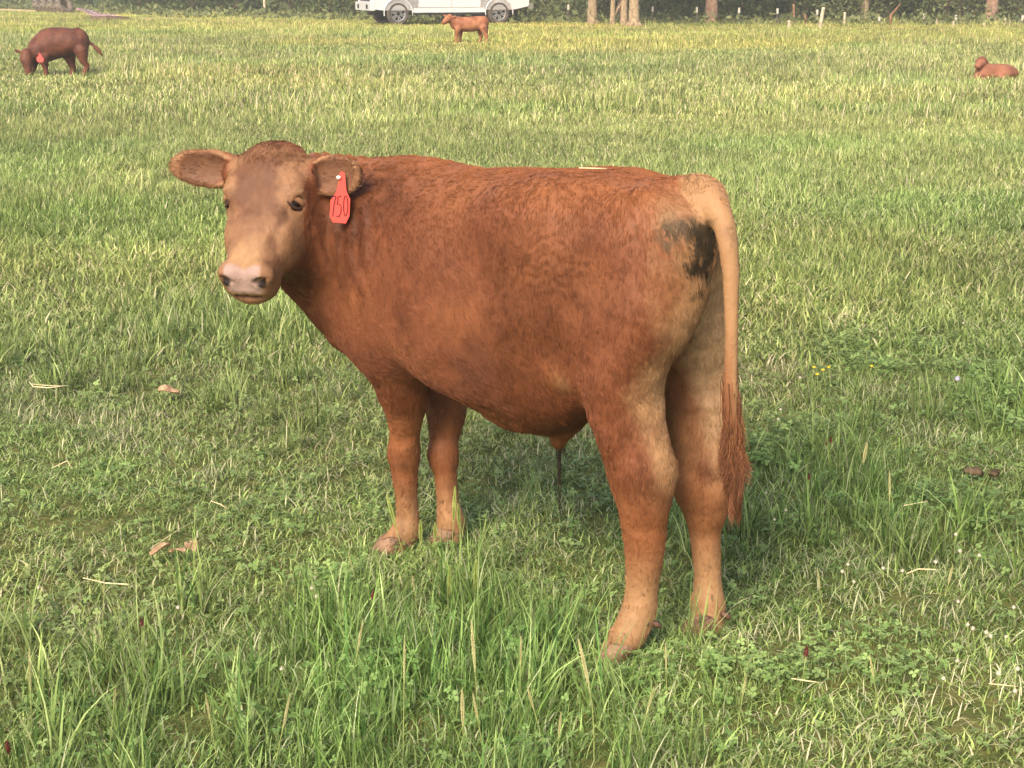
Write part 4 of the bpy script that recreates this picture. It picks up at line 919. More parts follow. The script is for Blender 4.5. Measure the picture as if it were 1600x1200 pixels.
# old tyres and roofing sheets at the left
m_rub = noise_mat('old_tyre_rubber', lin(96, 86, 74), lin(136, 124, 106), 6, .85, .2, .4, 30); m_tin = noise_mat('faded_red_roofing', lin(196, 150, 144), lin(224, 190, 182), 2.5, .6, .35, .1, 10); 
def tyre_mesh(ro, ri, wd, mat, name, parent):
    prof = [(ri, -wd * .42), (ri + .02, -wd * .5), (ro - .06, -wd * .5), (ro - .015, -wd * .42), (ro, -wd * .2), (ro, wd * .2), (ro - .015, wd * .42), (ro - .06, wd * .5), (ri + .02, wd * .5), (ri, wd * .42)]
    V = []; F = []; S = 36; n = len(prof)
    for i in range(S):
        q = 2 * math.pi * i / S
        for rr_, yy in prof: V.append((rr_ * math.cos(q), yy, rr_ * math.sin(q)))
    for i in range(S):
        for k in range(n): F.append((i * n + k, i * n + (k + 1) % n, ((i + 1) % S) * n + (k + 1) % n, ((i + 1) % S) * n + k))
    return mesh_obj(name, V, F, mat, parent)
pos = ['leftmost', 'second from left', 'third from left', 'rightmost']
for i in range(4):
    g = ground(66 + i * 11.5, 19 + i * .6); t = empty('tractor_tyre', (g[0], g[1], .30)); tag(t, 'old grey tyre leaning in a row of four, %s' % pos[i], 'tyre', 'old tyres leaning in a row')
    t.rotation_euler = (R(0), R(0), R(58)); tm = tyre_mesh(.42, .22, .34, m_rub, 'casing', t); tm.rotation_euler = (R(-35), 0, 0)
    for q in range(18):
        a = q * 2 * math.pi / 18; bm = bmesh.new(); box(bm, -.03, .03, -.15, .15, -.012, .014); lg = bm_obj('tread_block', bm, m_rub, tm); lg.location = (.42 * math.cos(a), 0, .42 * math.sin(a)); lg.rotation_euler = (0, math.pi / 2 - a, .35 if q % 2 else -.35)
def tin_sheet(corners, label, waves, sag, seed):
    c = [np.asarray(q, float) for q in corners]; base = sum(c) / 4; base[2] = 0; t = empty('roofing_sheet', base); tag(t, label, 'metal sheet', 'roofing sheets lying in the grass')
    V = []; F = []; n, m_ = 40, 10; r = np.random.default_rng(seed); ph = r.random() * 6
    for i in range(n + 1):
        for j in range(m_ + 1):
            u_, v_ = i / n, j / m_; p = c[0] * (1 - u_) * (1 - v_) + c[1] * u_ * (1 - v_) + c[2] * u_ * v_ + c[3] * (1 - u_) * v_
            p = p + UP * (.025 * math.sin(u_ * waves * 6.283) + sag * math.sin(u_ * 5 + ph) * (.5 + v_) + .05 * math.sin(v_ * 4 + u_ * 3 + ph)); V.append(p - base)
    for i in range(n):
        for j in range(m_): a = i * (m_ + 1) + j; F.append((a, a + m_ + 1, a + m_ + 2, a + 1))
    o = mesh_obj('sheet_panel', V, F, m_tin, t); sm = o.modifiers.new('thick', 'SOLIDIFY'); sm.thickness = .006; return t
g = ground(150, 32); Y = g[1]
def S(px, py, dy): q = at(px, py, Y + dy); return np.array([q[0], q[1], max(q[2], .04)])
tin_sheet([S(118, 17, 0), S(150, 25, 0), S(176, 21.5, 2.2), S(124, 14, 2.2)], 'upper faded pink roofing sheet propped at an angle beside the tyres', 8, .05, 3)
tin_sheet([S(150, 28, -.6), S(201, 32.5, -.6), S(196, 26, 1.0), S(158, 23.5, 1.0)], 'lower faded pink roofing sheet lying flat in the grass', 8, .05, 5)
wl = empty('old_log', ground(160, 34)); tag(wl, 'dark log lying under the lower pink roofing sheet', 'log'); merge_tubes('log_body', [([np.array([-.5, .3, .08]), np.array([.2, .25, .09]), np.array([.9, .2, .07])], [.10, .11, .09])], m_bark_d, wl, 9)
# ================================================================ white pickup truck
m_white, _, wb = new_mat('white_car_paint', .3, .5); wb.inputs['Base Color'].default_value = (.72, .69, .68, 1); wb.inputs['Coat Weight'].default_value = .5
m_black, _, kb = new_mat('black_plastic', .6, .3); kb.inputs['Base Color'].default_value = (.018, .017, .016, 1)
m_chr, _, cb = new_mat('bright_metal', .25, .5); cb.inputs['Base Color'].default_value = (.62, .60, .58, 1); cb.inputs['Metallic'].default_value = .9
m_alloy, _, ab_ = new_mat('alloy_wheel', .35, .5); ab_.inputs['Base Color'].default_value = (.45, .44, .43, 1); ab_.inputs['Metallic'].default_value = .6
m_tyre = noise_mat('tyre_rubber', lin(70, 64, 60), lin(104, 94, 84), 8, .85, .2)
m_glass, _, gb_ = new_mat('dark_glass', .05, .6); gb_.inputs['Base Color'].default_value = (.02, .022, .025, 1)
m_red, _, rb_ = new_mat('tail_light_red', .25, .5); rb_.inputs['Base Color'].default_value = (.45, .03, .025, 1)
m_lamp, _, lb_ = new_mat('headlight_lens', .12, .5); lb_.inputs['Base Color'].default_value = (.5, .5, .5, 1)
YT = 52.3
wf = at(612, 22, YT)                                   # front wheel centre seen here
YAWT = R(20)                                            # nose turned a little towards the camera
truck = empty('pickup_truck', (0, 0, 0)); tag(truck, 'white crew cab pickup truck parked at the edge of the woods', 'truck')
# truck-local: +x to the nose, z up, origin on the ground midway between the axles
WB, WR, HWD = 3.62, .40, .98
rz = math.pi + YAWT
ctr = at(689, 36, YT); truck.location = (float(ctr[0]), YT, 0.0); truck.rotation_euler = (0, 0, rz); truck.scale = (.95, .95, .95)
def extrude_profile(name, prof, y0, y1, mat, parent, bev=.0, holes=None):
    bm = bmesh.new(); a = [bm.verts.new((x, y0, z)) for x, z in prof]; b = [bm.verts.new((x, y1, z)) for x, z in prof]
    n = len(prof); bm.faces.new(a); bm.faces.new(b[::-1])
    for i in range(n): bm.faces.new((a[i], b[i], b[(i + 1) % n], a[(i + 1) % n]))
    bmesh.ops.recalc_face_normals(bm, faces=bm.faces[:])
    if bev: bmesh.ops.bevel(bm, geom=[e for e in bm.edges if e.calc_face_angle(0) > .5], offset=bev, segments=2)
    return bm_obj(name, bm, mat, parent)
def arch(cx, r_, z0):
    q = np.linspace(math.pi, 0, 13); return [(cx + r_ * math.cos(t), WR + r_ * math.sin(t)) for t in q if WR + r_ * math.sin(t) >= z0 - .001]
fx, rx = WB / 2, -WB / 2
low = [(rx - 1.10, .62)] + [(rx - .50, .50)] + arch(rx, .50, .5) + [(rx + .50, .42), (fx - .50, .42)] + arch(fx, .50, .5) + [(fx + .50, .50), (fx + .86, .55), (fx + .90, .80), (fx + .88, 1.12), (fx + .55, 1.22), (fx - .75, 1.28), (rx + .62, 1.30), (rx + .60, 1.42), (rx - 1.12, 1.44)]
body_t = extrude_profile('body', low, -HWD, HWD, m_white, truck, .03)
cab = [(fx - .72, 1.27), (fx - 1.55, 1.86), (fx - 1.85, 1.93), (rx + 1.0, 1.93), (rx + .66, 1.80), (rx + .60, 1.29)]
bm = bmesh.new(); a = [bm.verts.new((x, -.93 + (z - 1.27) * .28, z)) for x, z in cab]; b = [bm.verts.new((x, .93 - (z - 1.27) * .28, z)) for x, z in cab]; n = len(cab)
bm.faces.new(a); bm.faces.new(b[::-1]); [bm.faces.new((a[i], b[i], b[(i + 1) % n], a[(i + 1) % n])) for i in range(n)]; bmesh.ops.recalc_face_normals(bm, faces=bm.faces[:]); bmesh.ops.bevel(bm, geom=bm.edges[:], offset=.03, segments=2)
bm_obj('cab', bm, m_white, truck)
def quad_slab(name, pts, thick, mat, parent):
    P_ = [np.asarray(p, float) for p in pts]; nrm = unit(np.cross(P_[1] - P_[0], P_[-1] - P_[0])) * thick; n = len(P_)
    return mesh_obj(name, [p + nrm for p in P_] + [p - nrm for p in P_], [tuple(range(n)), tuple(range(2 * n - 1, n - 1, -1))] + [(i, n + i, n + (i + 1) % n, (i + 1) % n) for i in range(n)], mat, parent, smooth=False)
for s in (1, -1):
    def Wp(x, z): return (x, s * (.932 - (z - 1.27) * .28), z)
    quad_slab('side_window', [Wp(fx - 1.0, 1.36), Wp(fx - 1.62, 1.80), Wp(fx - 1.86, 1.84), Wp(fx - 1.86, 1.36)], .008, m_glass, truck)
    quad_slab('side_window', [Wp(fx - 1.93, 1.36), Wp(fx - 1.93, 1.84), Wp(rx + 1.02, 1.84), Wp(rx + .76, 1.74), Wp(rx + .70, 1.36)], .008, m_glass, truck)
    for x0, x1 in ((fx - 1.88, fx - .72), (rx + .68, fx - 1.90)):
        bm = bmesh.new(); box(bm, x0, x1, min(s * .972, s * .992), max(s * .972, s * .992), .60, 1.27); bmesh.ops.bevel(bm, geom=bm.edges[:], offset=.007, segments=1); d = bm_obj('door', bm, m_white, truck)
        bm = bmesh.new(); box(bm, x0 + .06, x0 + .26, min(s * .992, s * 1.02), max(s * .992, s * 1.02), 1.10, 1.14); bm_obj('door_handle', bm, m_white, d)
    bm = bmesh.new(); box(bm, rx + .55, fx - .55, min(s * .90, s * 1.03), max(s * .90, s * 1.03), .36, .425); bm_obj('running_board', bm, m_black, truck)
    bm = bmesh.new(); box(bm, rx + .54, fx - .54, min(s * .97, s * .987), max(s * .97, s * .987), .425, .58); bmesh.ops.bevel(bm, geom=bm.edges[:], offset=.006, segments=1); bm_obj('rocker_panel', bm, m_white, truck)
    bm = bmesh.new(); box(bm, fx + .62, fx + .905, min(s * .66, s * .985), max(s * .66, s * .985), .86, 1.10); bmesh.ops.bevel(bm, geom=bm.edges[:], offset=.02, segments=2); bm_obj('headlight', bm, m_lamp, truck)
    bm = bmesh.new(); box(bm, rx - 1.135, rx - .95, min(s * .80, s * .99), max(s * .80, s * .99), .92, 1.38); bmesh.ops.bevel(bm, geom=bm.edges[:], offset=.015, segments=2); bm_obj('tail_light', bm, m_red, truck)
    bm = bmesh.new(); box(bm, fx - 1.12, fx - .92, min(s * .95, s * 1.22), max(s * .95, s * 1.22), 1.34, 1.55); bmesh.ops.bevel(bm, geom=bm.edges[:], offset=.03, segments=2); bm_obj('side_mirror', bm, m_black, truck)
    bm = bmesh.new(); box(bm, fx + .845, fx + 1.005, min(s * .48, s * .66), max(s * .48, s * .66), .56, .70); bm_obj('fog_light', bm, m_black, truck)
    for x in (fx, rx):
        # dark wheel well, arch lip and wheel
        bm = bmesh.new(); box(bm, x - .46, x + .46, min(s * .55, s * .64), max(s * .55, s * .64), .42, .9); bm_obj('wheel_well', bm, m_black, truck)
        q = np.linspace(-.15, math.pi + .15, 15); merge_tubes('arch_trim', [([np.array([x + .505 * math.cos(t), s * .985, WR + .505 * math.sin(t)]) for t in q], [.022] * 15)], m_white, truck, 6)
        wl_ = empty('wheel', (x, s * .85, WR)); wl_.parent = truck
        tyre_mesh(WR, .265, .27, m_tyre, 'tyre', wl_)
        bm = bmesh.new(); bmesh.ops.create_cone(bm, cap_ends=True, segments=28, radius1=.268, radius2=.268, depth=.10, matrix=Matrix.Rotation(math.pi / 2, 4, 'X')); bm_obj('rim_barrel', bm, m_black, wl_)
        q = np.linspace(0, 2 * math.pi, 29); merge_tubes('rim', [([np.array([.252 * math.cos(t), s * .07, .252 * math.sin(t)]) for t in q], [.022] * 29)], m_alloy, wl_, 6)
        for i in range(6):
            t = i * math.pi / 3 + .3; e = np.array([math.cos(t), 0, math.sin(t)]); f = np.array([-math.sin(t), 0, math.cos(t)]); o_ = np.array([0, s * .075, 0])
            quad_slab('spoke', [e * .05 + f * .035 + o_, e * .24 + f * .055 + o_, e * .24 + f * .018 + o_, e * .05 + f * .004 + o_], .012, m_alloy, wl_)
            quad_slab('spoke', [e * .05 - f * .004 + o_, e * .24 - f * .018 + o_, e * .24 - f * .055 + o_, e * .05 - f * .035 + o_], .012, m_alloy, wl_)
        bm = bmesh.new(); bmesh.ops.create_cone(bm, cap_ends=True, segments=18, radius1=.065, radius2=.06, depth=.04, matrix=Matrix.Translation((0, s * .085, 0)) @ Matrix.Rotation(math.pi / 2, 4, 'X')); bm_obj('hub_cap', bm, m_black, wl_)
# windscreen, grille, bumpers, bed
quad_slab('windscreen', [(fx - .74, -.80, 1.31), (fx - .74, .80, 1.31), (fx - 1.50, .64, 1.85), (fx - 1.50, -.64, 1.85)], .008, m_glass, truck)
quad_slab('rear_window', [(rx + .60, .70, 1.46), (rx + .60, -.70, 1.46), (rx + .655, -.62, 1.78), (rx + .655, .62, 1.78)], .008, m_glass, truck)
bm = bmesh.new(); box(bm, fx + .86, fx + .925, -.62, .62, .82, 1.12); bmesh.ops.bevel(bm, geom=bm.edges[:], offset=.015, segments=1); gr = bm_obj('grille', bm, m_black, truck)
for z in (.88, .97, 1.06): bm = bmesh.new(); box(bm, fx + .92, fx + .945, -.60, .60, z - .02, z + .02); bm_obj('grille_bar', bm, m_chr, gr)
bm = bmesh.new(); box(bm, fx + .80, fx + .99, -.99, .99, .50, .78); bmesh.ops.bevel(bm, geom=bm.edges[:], offset=.035, segments=2); bm_obj('front_bumper', bm, m_white, truck)
bm = bmesh.new(); box(bm, rx - 1.27, rx - 1.08, -.97, .97, .52, .72); bmesh.ops.bevel(bm, geom=bm.edges[:], offset=.03, segments=2); bm_obj('rear_bumper', bm, m_chr, truck)
bm = bmesh.new(); box(bm, rx - 1.0, rx + .5, -.80, .80, 1.30, 1.447); bm_obj('bed_liner', bm, m_black, truck)
bm = bmesh.new(); box(bm, rx - .9, fx + .7, -.45, .45, .34, .50); bm_obj('chassis', bm, m_black, truck)

# ================================================================ the three calves further off
def far_calf(name, label, build, c1, c2, h, seed, Y, loc):
    Bo = Body(); tags = build(Bo); V, Q = Bo.mesh(h); N = vert_normals(V, Q)
    n1 = fnoise(V, 9, seed)[:, None]; n2 = fnoise(V, 40, seed + 3)[:, None]; col = (c1 + (c2 - c1) * sstep(n1, .35, .65)) * (.8 + .4 * n2)
    col = col + (c2 * 1.25 - col) * (sstep(V[:, 2], .22, .08))[:, None] * .5
    t = empty('calf', loc); tag(t, label, 'calf'); b = mesh_obj('body', V, Q, skin_mat); set_col(b.data, np.clip(col, 0, 1)); adopt(b, t); return t, V
YG = 24.6
def A(px, py, dy=0): return at(px, py, YG + dy)
def grazing(Bo):
    Bo.chain([(A(122, 63), .13), (A(112, 65), .19), (A(90, 68, .05), .215), (A(70, 74, .08), .215), (A(58, 82, .1), .15)], k=.05)
    Bo.ell(A(128, 66), (.11, .15, .19), k=.06); Bo.ell(A(88, 50, .1), (.25, .12, .06), k=.08)
    Bo.chain([(A(60, 80, .0), .14), (A(48, 86, -.1), .105), (A(41, 92, -.18), .085)], k=.05)
    Bo.chain([(A(41, 84, -.2), .075), (A(42, 96, -.24), .07), (A(44, 108, -.25), .05), (A(45, 114, -.25), .045)], k=.04)
    Bo.ell(A(28, 80, -.15), (.065, .015, .030), (unit([.95, 0, -.35]), np.array([0, 1., 0]), unit([.35, 0, .95])), k=.02)
    Bo.ell(A(60, 84, -.26), (.055, .015, .035), (unit([.9, 0, .35]), np.array([0, 1., 0]), unit([-.35, 0, .9])), k=.02)
    for pts in ([(127, 80, -.1, .10), (131, 96, -.1, .050), (136, 104, -.08, .036), (132, 114, -.1, .033), (131, 124, -.12, .036)], [(108, 85, .12, .10), (112, 100, .12, .05), (114, 108, .14, .04), (111, 118, .12, .03), (111, 127, .1, .034)],
                [(68, 92, -.12, .075), (71, 106, -.12, .038), (72, 112, -.12, .031), (72, 120, -.12, .03), (71, 127, -.12, .034)], [(54, 92, .12, .07), (52, 106, .12, .043), (50, 112, .1, .034), (49, 119, .1, .03), (48, 125, .1, .033)]):
        Bo.chain([(A(x, y, d), r_) for x, y, d, r_ in pts], k=.035)
    Bo.chain([(A(114, 50), .04), (A(122, 46), .030), (A(128, 52), .024), (A(136, 63), .020), (A(146, 71), .019), (A(153, 78), .028), (A(160, 87), .012)], k=.02)
t1_, _ = far_calf('calf', 'dark brown calf grazing with its head down at the left, pink tag in its ear', grazing, lin(84, 46, 33), lin(108, 64, 46), .014, 7, YG, (float(A(90, 118)[0]), YG, 0))
m_ptag, _, pb2 = new_mat('pink_tag', .5, .3); pb2.inputs['Base Color'].default_value = (*lin(240, 92, 84), 1)
c = A(62.5, 91, -.32); ol = [(0, .075), (.02, .06), (.022, .035), (.05, .01), (.055, -.03), (.035, -.06), (-.035, -.06), (-.055, -.03), (-.05, .01), (-.022, .035), (-.02, .06)]; n = len(ol)
o = mesh_obj('ear_tag', [c + np.array([x, 0, z]) for x, z in ol] + [c + np.array([x, .004, z]) for x, z in ol], [tuple(range(n))[::-1], tuple(range(n, 2 * n))] + [(i, (i + 1) % n, n + (i + 1) % n, n + i) for i in range(n)], m_ptag, smooth=False); adopt(o, t1_)
for q in (A(38, 92, -.27), ): ellipsoid('eye', q, (.014, .014, .014), (np.array([1., 0, 0]), np.array([0, 1., 0]), UP), eye_m, t1_, 10)
YG2 = 37.0
def A2(px, py, dy=0): return at(px, py, YG2 + dy)
def standing(Bo):
    Bo.chain([(A2(757, 34), .10), (A2(751, 36), .155), (A2(735, 38, .0), .165), (A2(718, 38, 0), .155), (A2(711, 38), .11)], k=.04)
    Bo.chain([(A2(716, 35), .12), (A2(708, 32, -.05), .085), (A2(703, 29, -.08), .075)], k=.05)
    Bo.chain([(A2(702, 27.5, -.1), .07), (A2(698, 31, -.13), .065), (A2(694, 35, -.16), .048)], k=.04)
    Bo.ell(A2(709, 26.5, -.14), (.055, .015, .028), (unit([.9, 0, .25]), np.array([0, 1., 0]), unit([-.25, 0, .9])), k=.02); Bo.ell(A2(695, 24.5, -.05), (.05, .015, .026), (unit([.9, 0, -.2]), np.array([0, 1., 0]), unit([.2, 0, .9])), k=.02)
    for pts in ([(716, 44, -.1, .075), (714, 52, -.1, .043), (713, 58, -.1, .034), (713, 64, -.1, .027), (712, 69, -.1, .03)], [(720, 44, .1, .07), (720, 53, .1, .04), (719, 59, .1, .032), (719, 64, .1, .026), (719, 68, .1, .03)],
                [(755, 43, -.1, .09), (757, 51, -.1, .05), (760, 56, -.1, .038), (760, 63, -.1, .027), (760, 69, -.1, .03)], [(750, 43, .1, .08), (750, 52, .1, .045), (752, 57, .1, .035), (750, 63, .1, .027), (749, 68, .1, .03)]):
        Bo.chain([(A2(x, y, d), r_) for x, y, d, r_ in pts], k=.03)
    Bo.chain([(A2(757, 28), .04), (A2(761, 32), .025), (A2(762, 42), .018), (A2(761, 49), .022), (A2(761, 53), .008)], k=.02)
t2_, _ = far_calf('calf', 'small orange-brown calf standing sideways in front of the white truck', standing, lin(142, 86, 56), lin(170, 112, 76), .014, 9, YG2, (float(A2(735, 66)[0]), YG2, 0))
ellipsoid('eye', A2(698.5, 29.2, -.2), (.013, .013, .013), (np.array([1., 0, 0]), np.array([0, 1., 0]), UP), eye_m, t2_, 10)
YG3 = 23.9
def A3(px, py, dy=0): return at(px, py, YG3 + dy)
def lying(Bo):
    Bo.chain([(A3(1584, 114), .06), (A3(1574, 113, .0), .105), (A3(1558, 113.5, 0), .125), (A3(1543, 114, -.05), .125), (A3(1533, 115, -.08), .09)], k=.05)
    Bo.chain([(A3(1540, 110, -.05), .09), (A3(1535, 103, -.05), .072), (A3(1534, 98, -.08), .066)], k=.04)
    Bo.chain([(A3(1534, 96, -.05), .068), (A3(1531, 99, -.12), .058), (A3(1528, 103, -.20), .042)], k=.04)
    Bo.ell(A3(1543, 99, -.02), (.022, .02, .05), (unit([.9, 0, .3]), np.array([0, 1., 0]), unit([-.3, 0, .9])), k=.02); Bo.ell(A3(1526.5, 95, -.02), (.03, .015, .022), (unit([.9, 0, .1]), np.array([0, 1., 0]), unit([-.1, 0, .9])), k=.015)
    Bo.chain([(A3(1533, 117, -.12), .055), (A3(1526, 119, -.2), .038), (A3(1529, 123, -.24), .032), (A3(1540, 124.5, -.26), .03)], k=.03)
    Bo.chain([(A3(1572, 115, -.08), .09), (A3(1562, 120, -.2), .05), (A3(1572, 124, -.24), .034), (A3(1582, 125, -.22), .03)], k=.03)
t3_, _ = far_calf('calf', 'small reddish calf lying in the long grass at the right', lying, lin(124, 76, 54), lin(150, 98, 72), .012, 12, YG3, (float(A3(1555, 124)[0]), YG3, 0))
ellipsoid('eye', A3(1529.5, 98.5, -.165), (.012, .012, .012), (np.array([1., 0, 0]), np.array([0, 1., 0]), UP), eye_m, t3_, 10)
# ================================================================ small things in the grass
rng = np.random.default_rng(99)
m_stem = noise_mat('green_stem', lin(132, 144, 78), lin(166, 172, 104), 30); m_wfl = noise_mat('white_petals', lin(196, 186, 160), lin(224, 214, 190), 60); m_crim = noise_mat('crimson_petals', lin(78, 34, 30), lin(108, 50, 44), 60)
m_yel = noise_mat('yellow_petals', lin(226, 196, 40), lin(240, 216, 80), 40); m_straw = noise_mat('dry_straw', lin(206, 188, 140), lin(236, 222, 180), 25, .7, .3); m_dry = noise_mat('dead_leaf', lin(150, 116, 88), lin(206, 172, 136), 30, .85, .2, .5, 60)
m_seed = noise_mat('seed_head', lin(190, 184, 128), lin(216, 208, 156), 50); m_fox = noise_mat('green_seed_head', lin(150, 162, 84), lin(186, 194, 116), 60); m_dung = noise_mat('dry_dung', lin(74, 60, 46), lin(116, 96, 76), 45, .95, .1, .8, 40); m_lav = noise_mat('lavender_petals', lin(186, 178, 200), lin(206, 198, 214), 40)
def head_mesh(r, zs, rows, petals, seedr):
    """a flower head of many small upturned florets round a core"""
    V = []; F = []; q = np.random.default_rng(seedr)
    for i in range(rows):
        th = math.pi * (.12 + .8 * i / (rows - 1)); n = max(4, int(petals * math.sin(th)))
        for k in range(n):
            ph = 2 * math.pi * (k + .5 * (i % 2)) / n; d = np.array([math.sin(th) * math.cos(ph), math.sin(th) * math.sin(ph), math.cos(th) * zs]); t = np.array([-math.sin(ph), math.cos(ph), 0]); b = len(V); s = r * .30 * (.8 + .4 * q.random())
            c_ = d * r * .72; e = d * r * 1.12 + UP * r * .15
            V += [c_ - t * s * .6, c_ + t * s * .6, (c_ + e) / 2 + t * s * .7, e, (c_ + e) / 2 - t * s * .7]; F += [(b, b + 1, b + 2, b + 3, b + 4)]
    seg = 8; b = len(V)
    for i in range(5):
        th = math.pi * i / 4
        for k in range(seg): ph = 2 * math.pi * k / seg; V.append(np.array([math.sin(th) * math.cos(ph), math.sin(th) * math.sin(ph), math.cos(th) * zs]) * r * .74)
    for i in range(4):
        for k in range(seg): F.append((b + i * seg + k, b + (i + 1) * seg + k, b + (i + 1) * seg + (k + 1) % seg, b + i * seg + (k + 1) % seg))
    return V, F
def flower(name, px, py, h, r, zs, mat, label, cat, group, sd):
    top = ground(px, py, h); t = empty(name, (top[0], top[1], 0)); tag(t, label, cat, group); dx = rng.normal(0, .012, 2)
    merge_tubes('stem', [([np.array([dx[0], dx[1], -.005]), np.array([dx[0] * .6, dx[1] * .6, h * .5]), np.array([0, 0, h - r * .5])], [.0011, .001, .0009])], m_stem, t, 5)
    V, F = head_mesh(r, zs, 6, 9, sd); o = mesh_obj('flower_head', V, F, mat, t, smooth=False); o.location = (0, 0, h); return t
WC = [(1316, 893), (1410, 892), (1380, 888), (1497, 940), (1512, 976), (1520, 982), (1541, 988), (1548, 994), (1572, 995), (1584, 949), (1496, 1032), (1216, 655), (1220, 640), (1228, 797), (1215, 790), (1210, 812), (1325, 882), (1334, 909), (1500, 861), (1530, 868), (1474, 1060), (1560, 1052), (1590, 1045), (1586, 1080), (1493, 835), (1425, 840), (1432, 836), (1197, 770), (1250, 590), (487, 919), (494, 932), (278, 949), (1505, 505), (440, 1045), (60, 918), (1462, 878), (1580, 860), (945, 470)]
for i, (px, py) in enumerate(WC): flower('clover_flower', px, py, .045 + .025 * rng.random(), .0042 + .002 * rng.random(), .8, m_wfl, 'small round white clover flower head in the short grass', 'flower', 'white clover flowers in the grass', i)
for i, (px, py, rr_, lb) in enumerate([(12, 1168, .010, 'large crimson clover head at the bottom left corner'), (583, 930, .0095, 'crimson clover head in the tall grass before the front hooves'), (1260, 1018, .009, 'crimson clover head in the short grass right of the hind hooves'), (222, 973, .007, 'small dark red clover head in the grass at lower left'),
                                      (1298, 688, .008, 'dark red clover head in the tall grass right of the tail'), (1292, 692, .007, 'second dark red clover head close beside another right of the tail'), (1264, 745, .007, 'dark red clover head low in the grass right of the tail')]):
    flower('crimson_clover', px, py, .10, rr_ * .75, 1.9, m_crim, lb, 'flower', 'crimson clover heads', 60 + i)
for i, (px, py) in enumerate([(1272, 574), (1277, 585), (1295, 574), (1362, 572), (1286, 578)]): flower('buttercup', px, py, .09, .008, .5, m_yel, 'small yellow buttercup in the grass right of the tail', 'flower', 'yellow buttercups', 80 + i)
flower('lavender_flower', 1496, 592, .09, .011, .8, m_lav, 'pale lavender flower head in the grass at the right', 'flower', None, 90)
# seed stalks standing above the turf
def stalk(px0, py0, px1, py1, head, rad, mat, label, group, bend=.0):
    b = ground(px0, py0); top = at(px1, py1, b[1] - .0); t = empty('grass_stalk', b); tag(t, label, 'grass stalk', group); d = top - b; pts = [d * q + np.array([bend * math.sin(q * 3.1), 0, 0]) for q in np.linspace(0, 1, 9)]
    n0 = max(1, int(8 * (1 - head))); merge_tubes('stem', [(pts[:n0 + 2], list(np.linspace(.0014, .0009, len(pts[:n0 + 2]))))], m_stem, t, 5)
    V = []; F = []; P_ = [pts[n0] + (pts[-1] - pts[n0]) * q for q in np.linspace(0, 1, 26)]; ax = unit(pts[-1] - pts[n0])
    for i, p in enumerate(P_):
        for k in range(4):
            q = k * 1.57 + i * .7; e = np.array([math.cos(q), math.sin(q), 0]); s = rad * (.5 + math.sin(3.14 * (i + 1) / 27)) ; bb = len(V); V += [p, p + e * s + ax * .006, p + ax * .012 + e * s * .4]; F.append((bb, bb + 1, bb + 2))
    mesh_obj('seed_spike', V, F, mat, t, smooth=False); return t
G_ = 'thin pale seed stalks above the foreground grass'; LB = 'thin pale seed stalk standing above the foreground grass'
ORD = 'first second third fourth fifth sixth seventh eighth ninth tenth eleventh twelfth thirteenth fourteenth fifteenth sixteenth seventeenth eighteenth nineteenth twentieth twenty-first twenty-second twenty-third twenty-fourth'.split()
STALKS = [(748, 1130, 737, 975, .5, .0028, 0), (928, 1190, 905, 1005, .35, .003, .01), (812, 1120, 814, 1000, .3, .0016, 0), (548, 1080, 566, 975, .5, .002, 0), (630, 1190, 632, 1000, .3, .0016, 0), (850, 1165, 826, 1080, .3, .002, 0), (725, 1190, 722, 1085, .5, .003, 0), (760, 1195, 740, 1090, .3, .0018, 0),
          (565, 940, 545, 870, .2, .0014, 0), (652, 960, 645, 905, .3, .0016, 0), (1375, 1120, 1360, 1030, .3, .0016, 0), (1285, 950, 1278, 895, .4, .0016, 0), (1475, 940, 1487, 890, .5, .0022, 0), (1345, 745, 1354, 695, .6, .004, 0), (1390, 830, 1390, 740, .5, .002, 0), (430, 1195, 452, 1090, .5, .002, 0), (170, 1190, 180, 1080, .2, .002, 0),
          (50, 1150, 46, 1020, .5, .002, 0), (1042, 1090, 1040, 1010, .4, .0016, 0), (990, 1190, 1020, 1080, .3, .0016, 0), (340, 1190, 322, 1090, .3, .0016, 0), (160, 1000, 163, 905, .4, .0014, 0), (1150, 1150, 1165, 1060, .3, .0014, 0), (870, 1190, 876, 1120, .4, .0018, 0)]
for i, a in enumerate(sorted(STALKS, key=lambda q: q[2])): stalk(*a[:5], a[5], m_seed, 'thin pale seed stalk above the grass, %s from the left in the foreground' % ORD[i], G_, a[6])
for a, lb in [((706, 868, 711, 765, .45), 'green foxtail spike standing against the far fore leg'), ((740, 955, 744, 880, .7), 'stout green foxtail spike in the tall grass below the belly'), ((632, 872, 606, 778, .5), 'green foxtail spike leaning across the near fore leg'), ((658, 885, 657, 818, .5), 'green foxtail spike between the two fore hooves'), ((680, 868, 680, 822, .5), 'short green foxtail spike just left of the far fore hoof'), ((720, 860, 716, 792, .5), 'green foxtail spike right of the far fore hoof'), ((700, 960, 703, 890, .6), 'green foxtail spike left of the stout one below the belly')]:
    stalk(*a, .0042, m_fox, lb, 'green foxtail spikes')
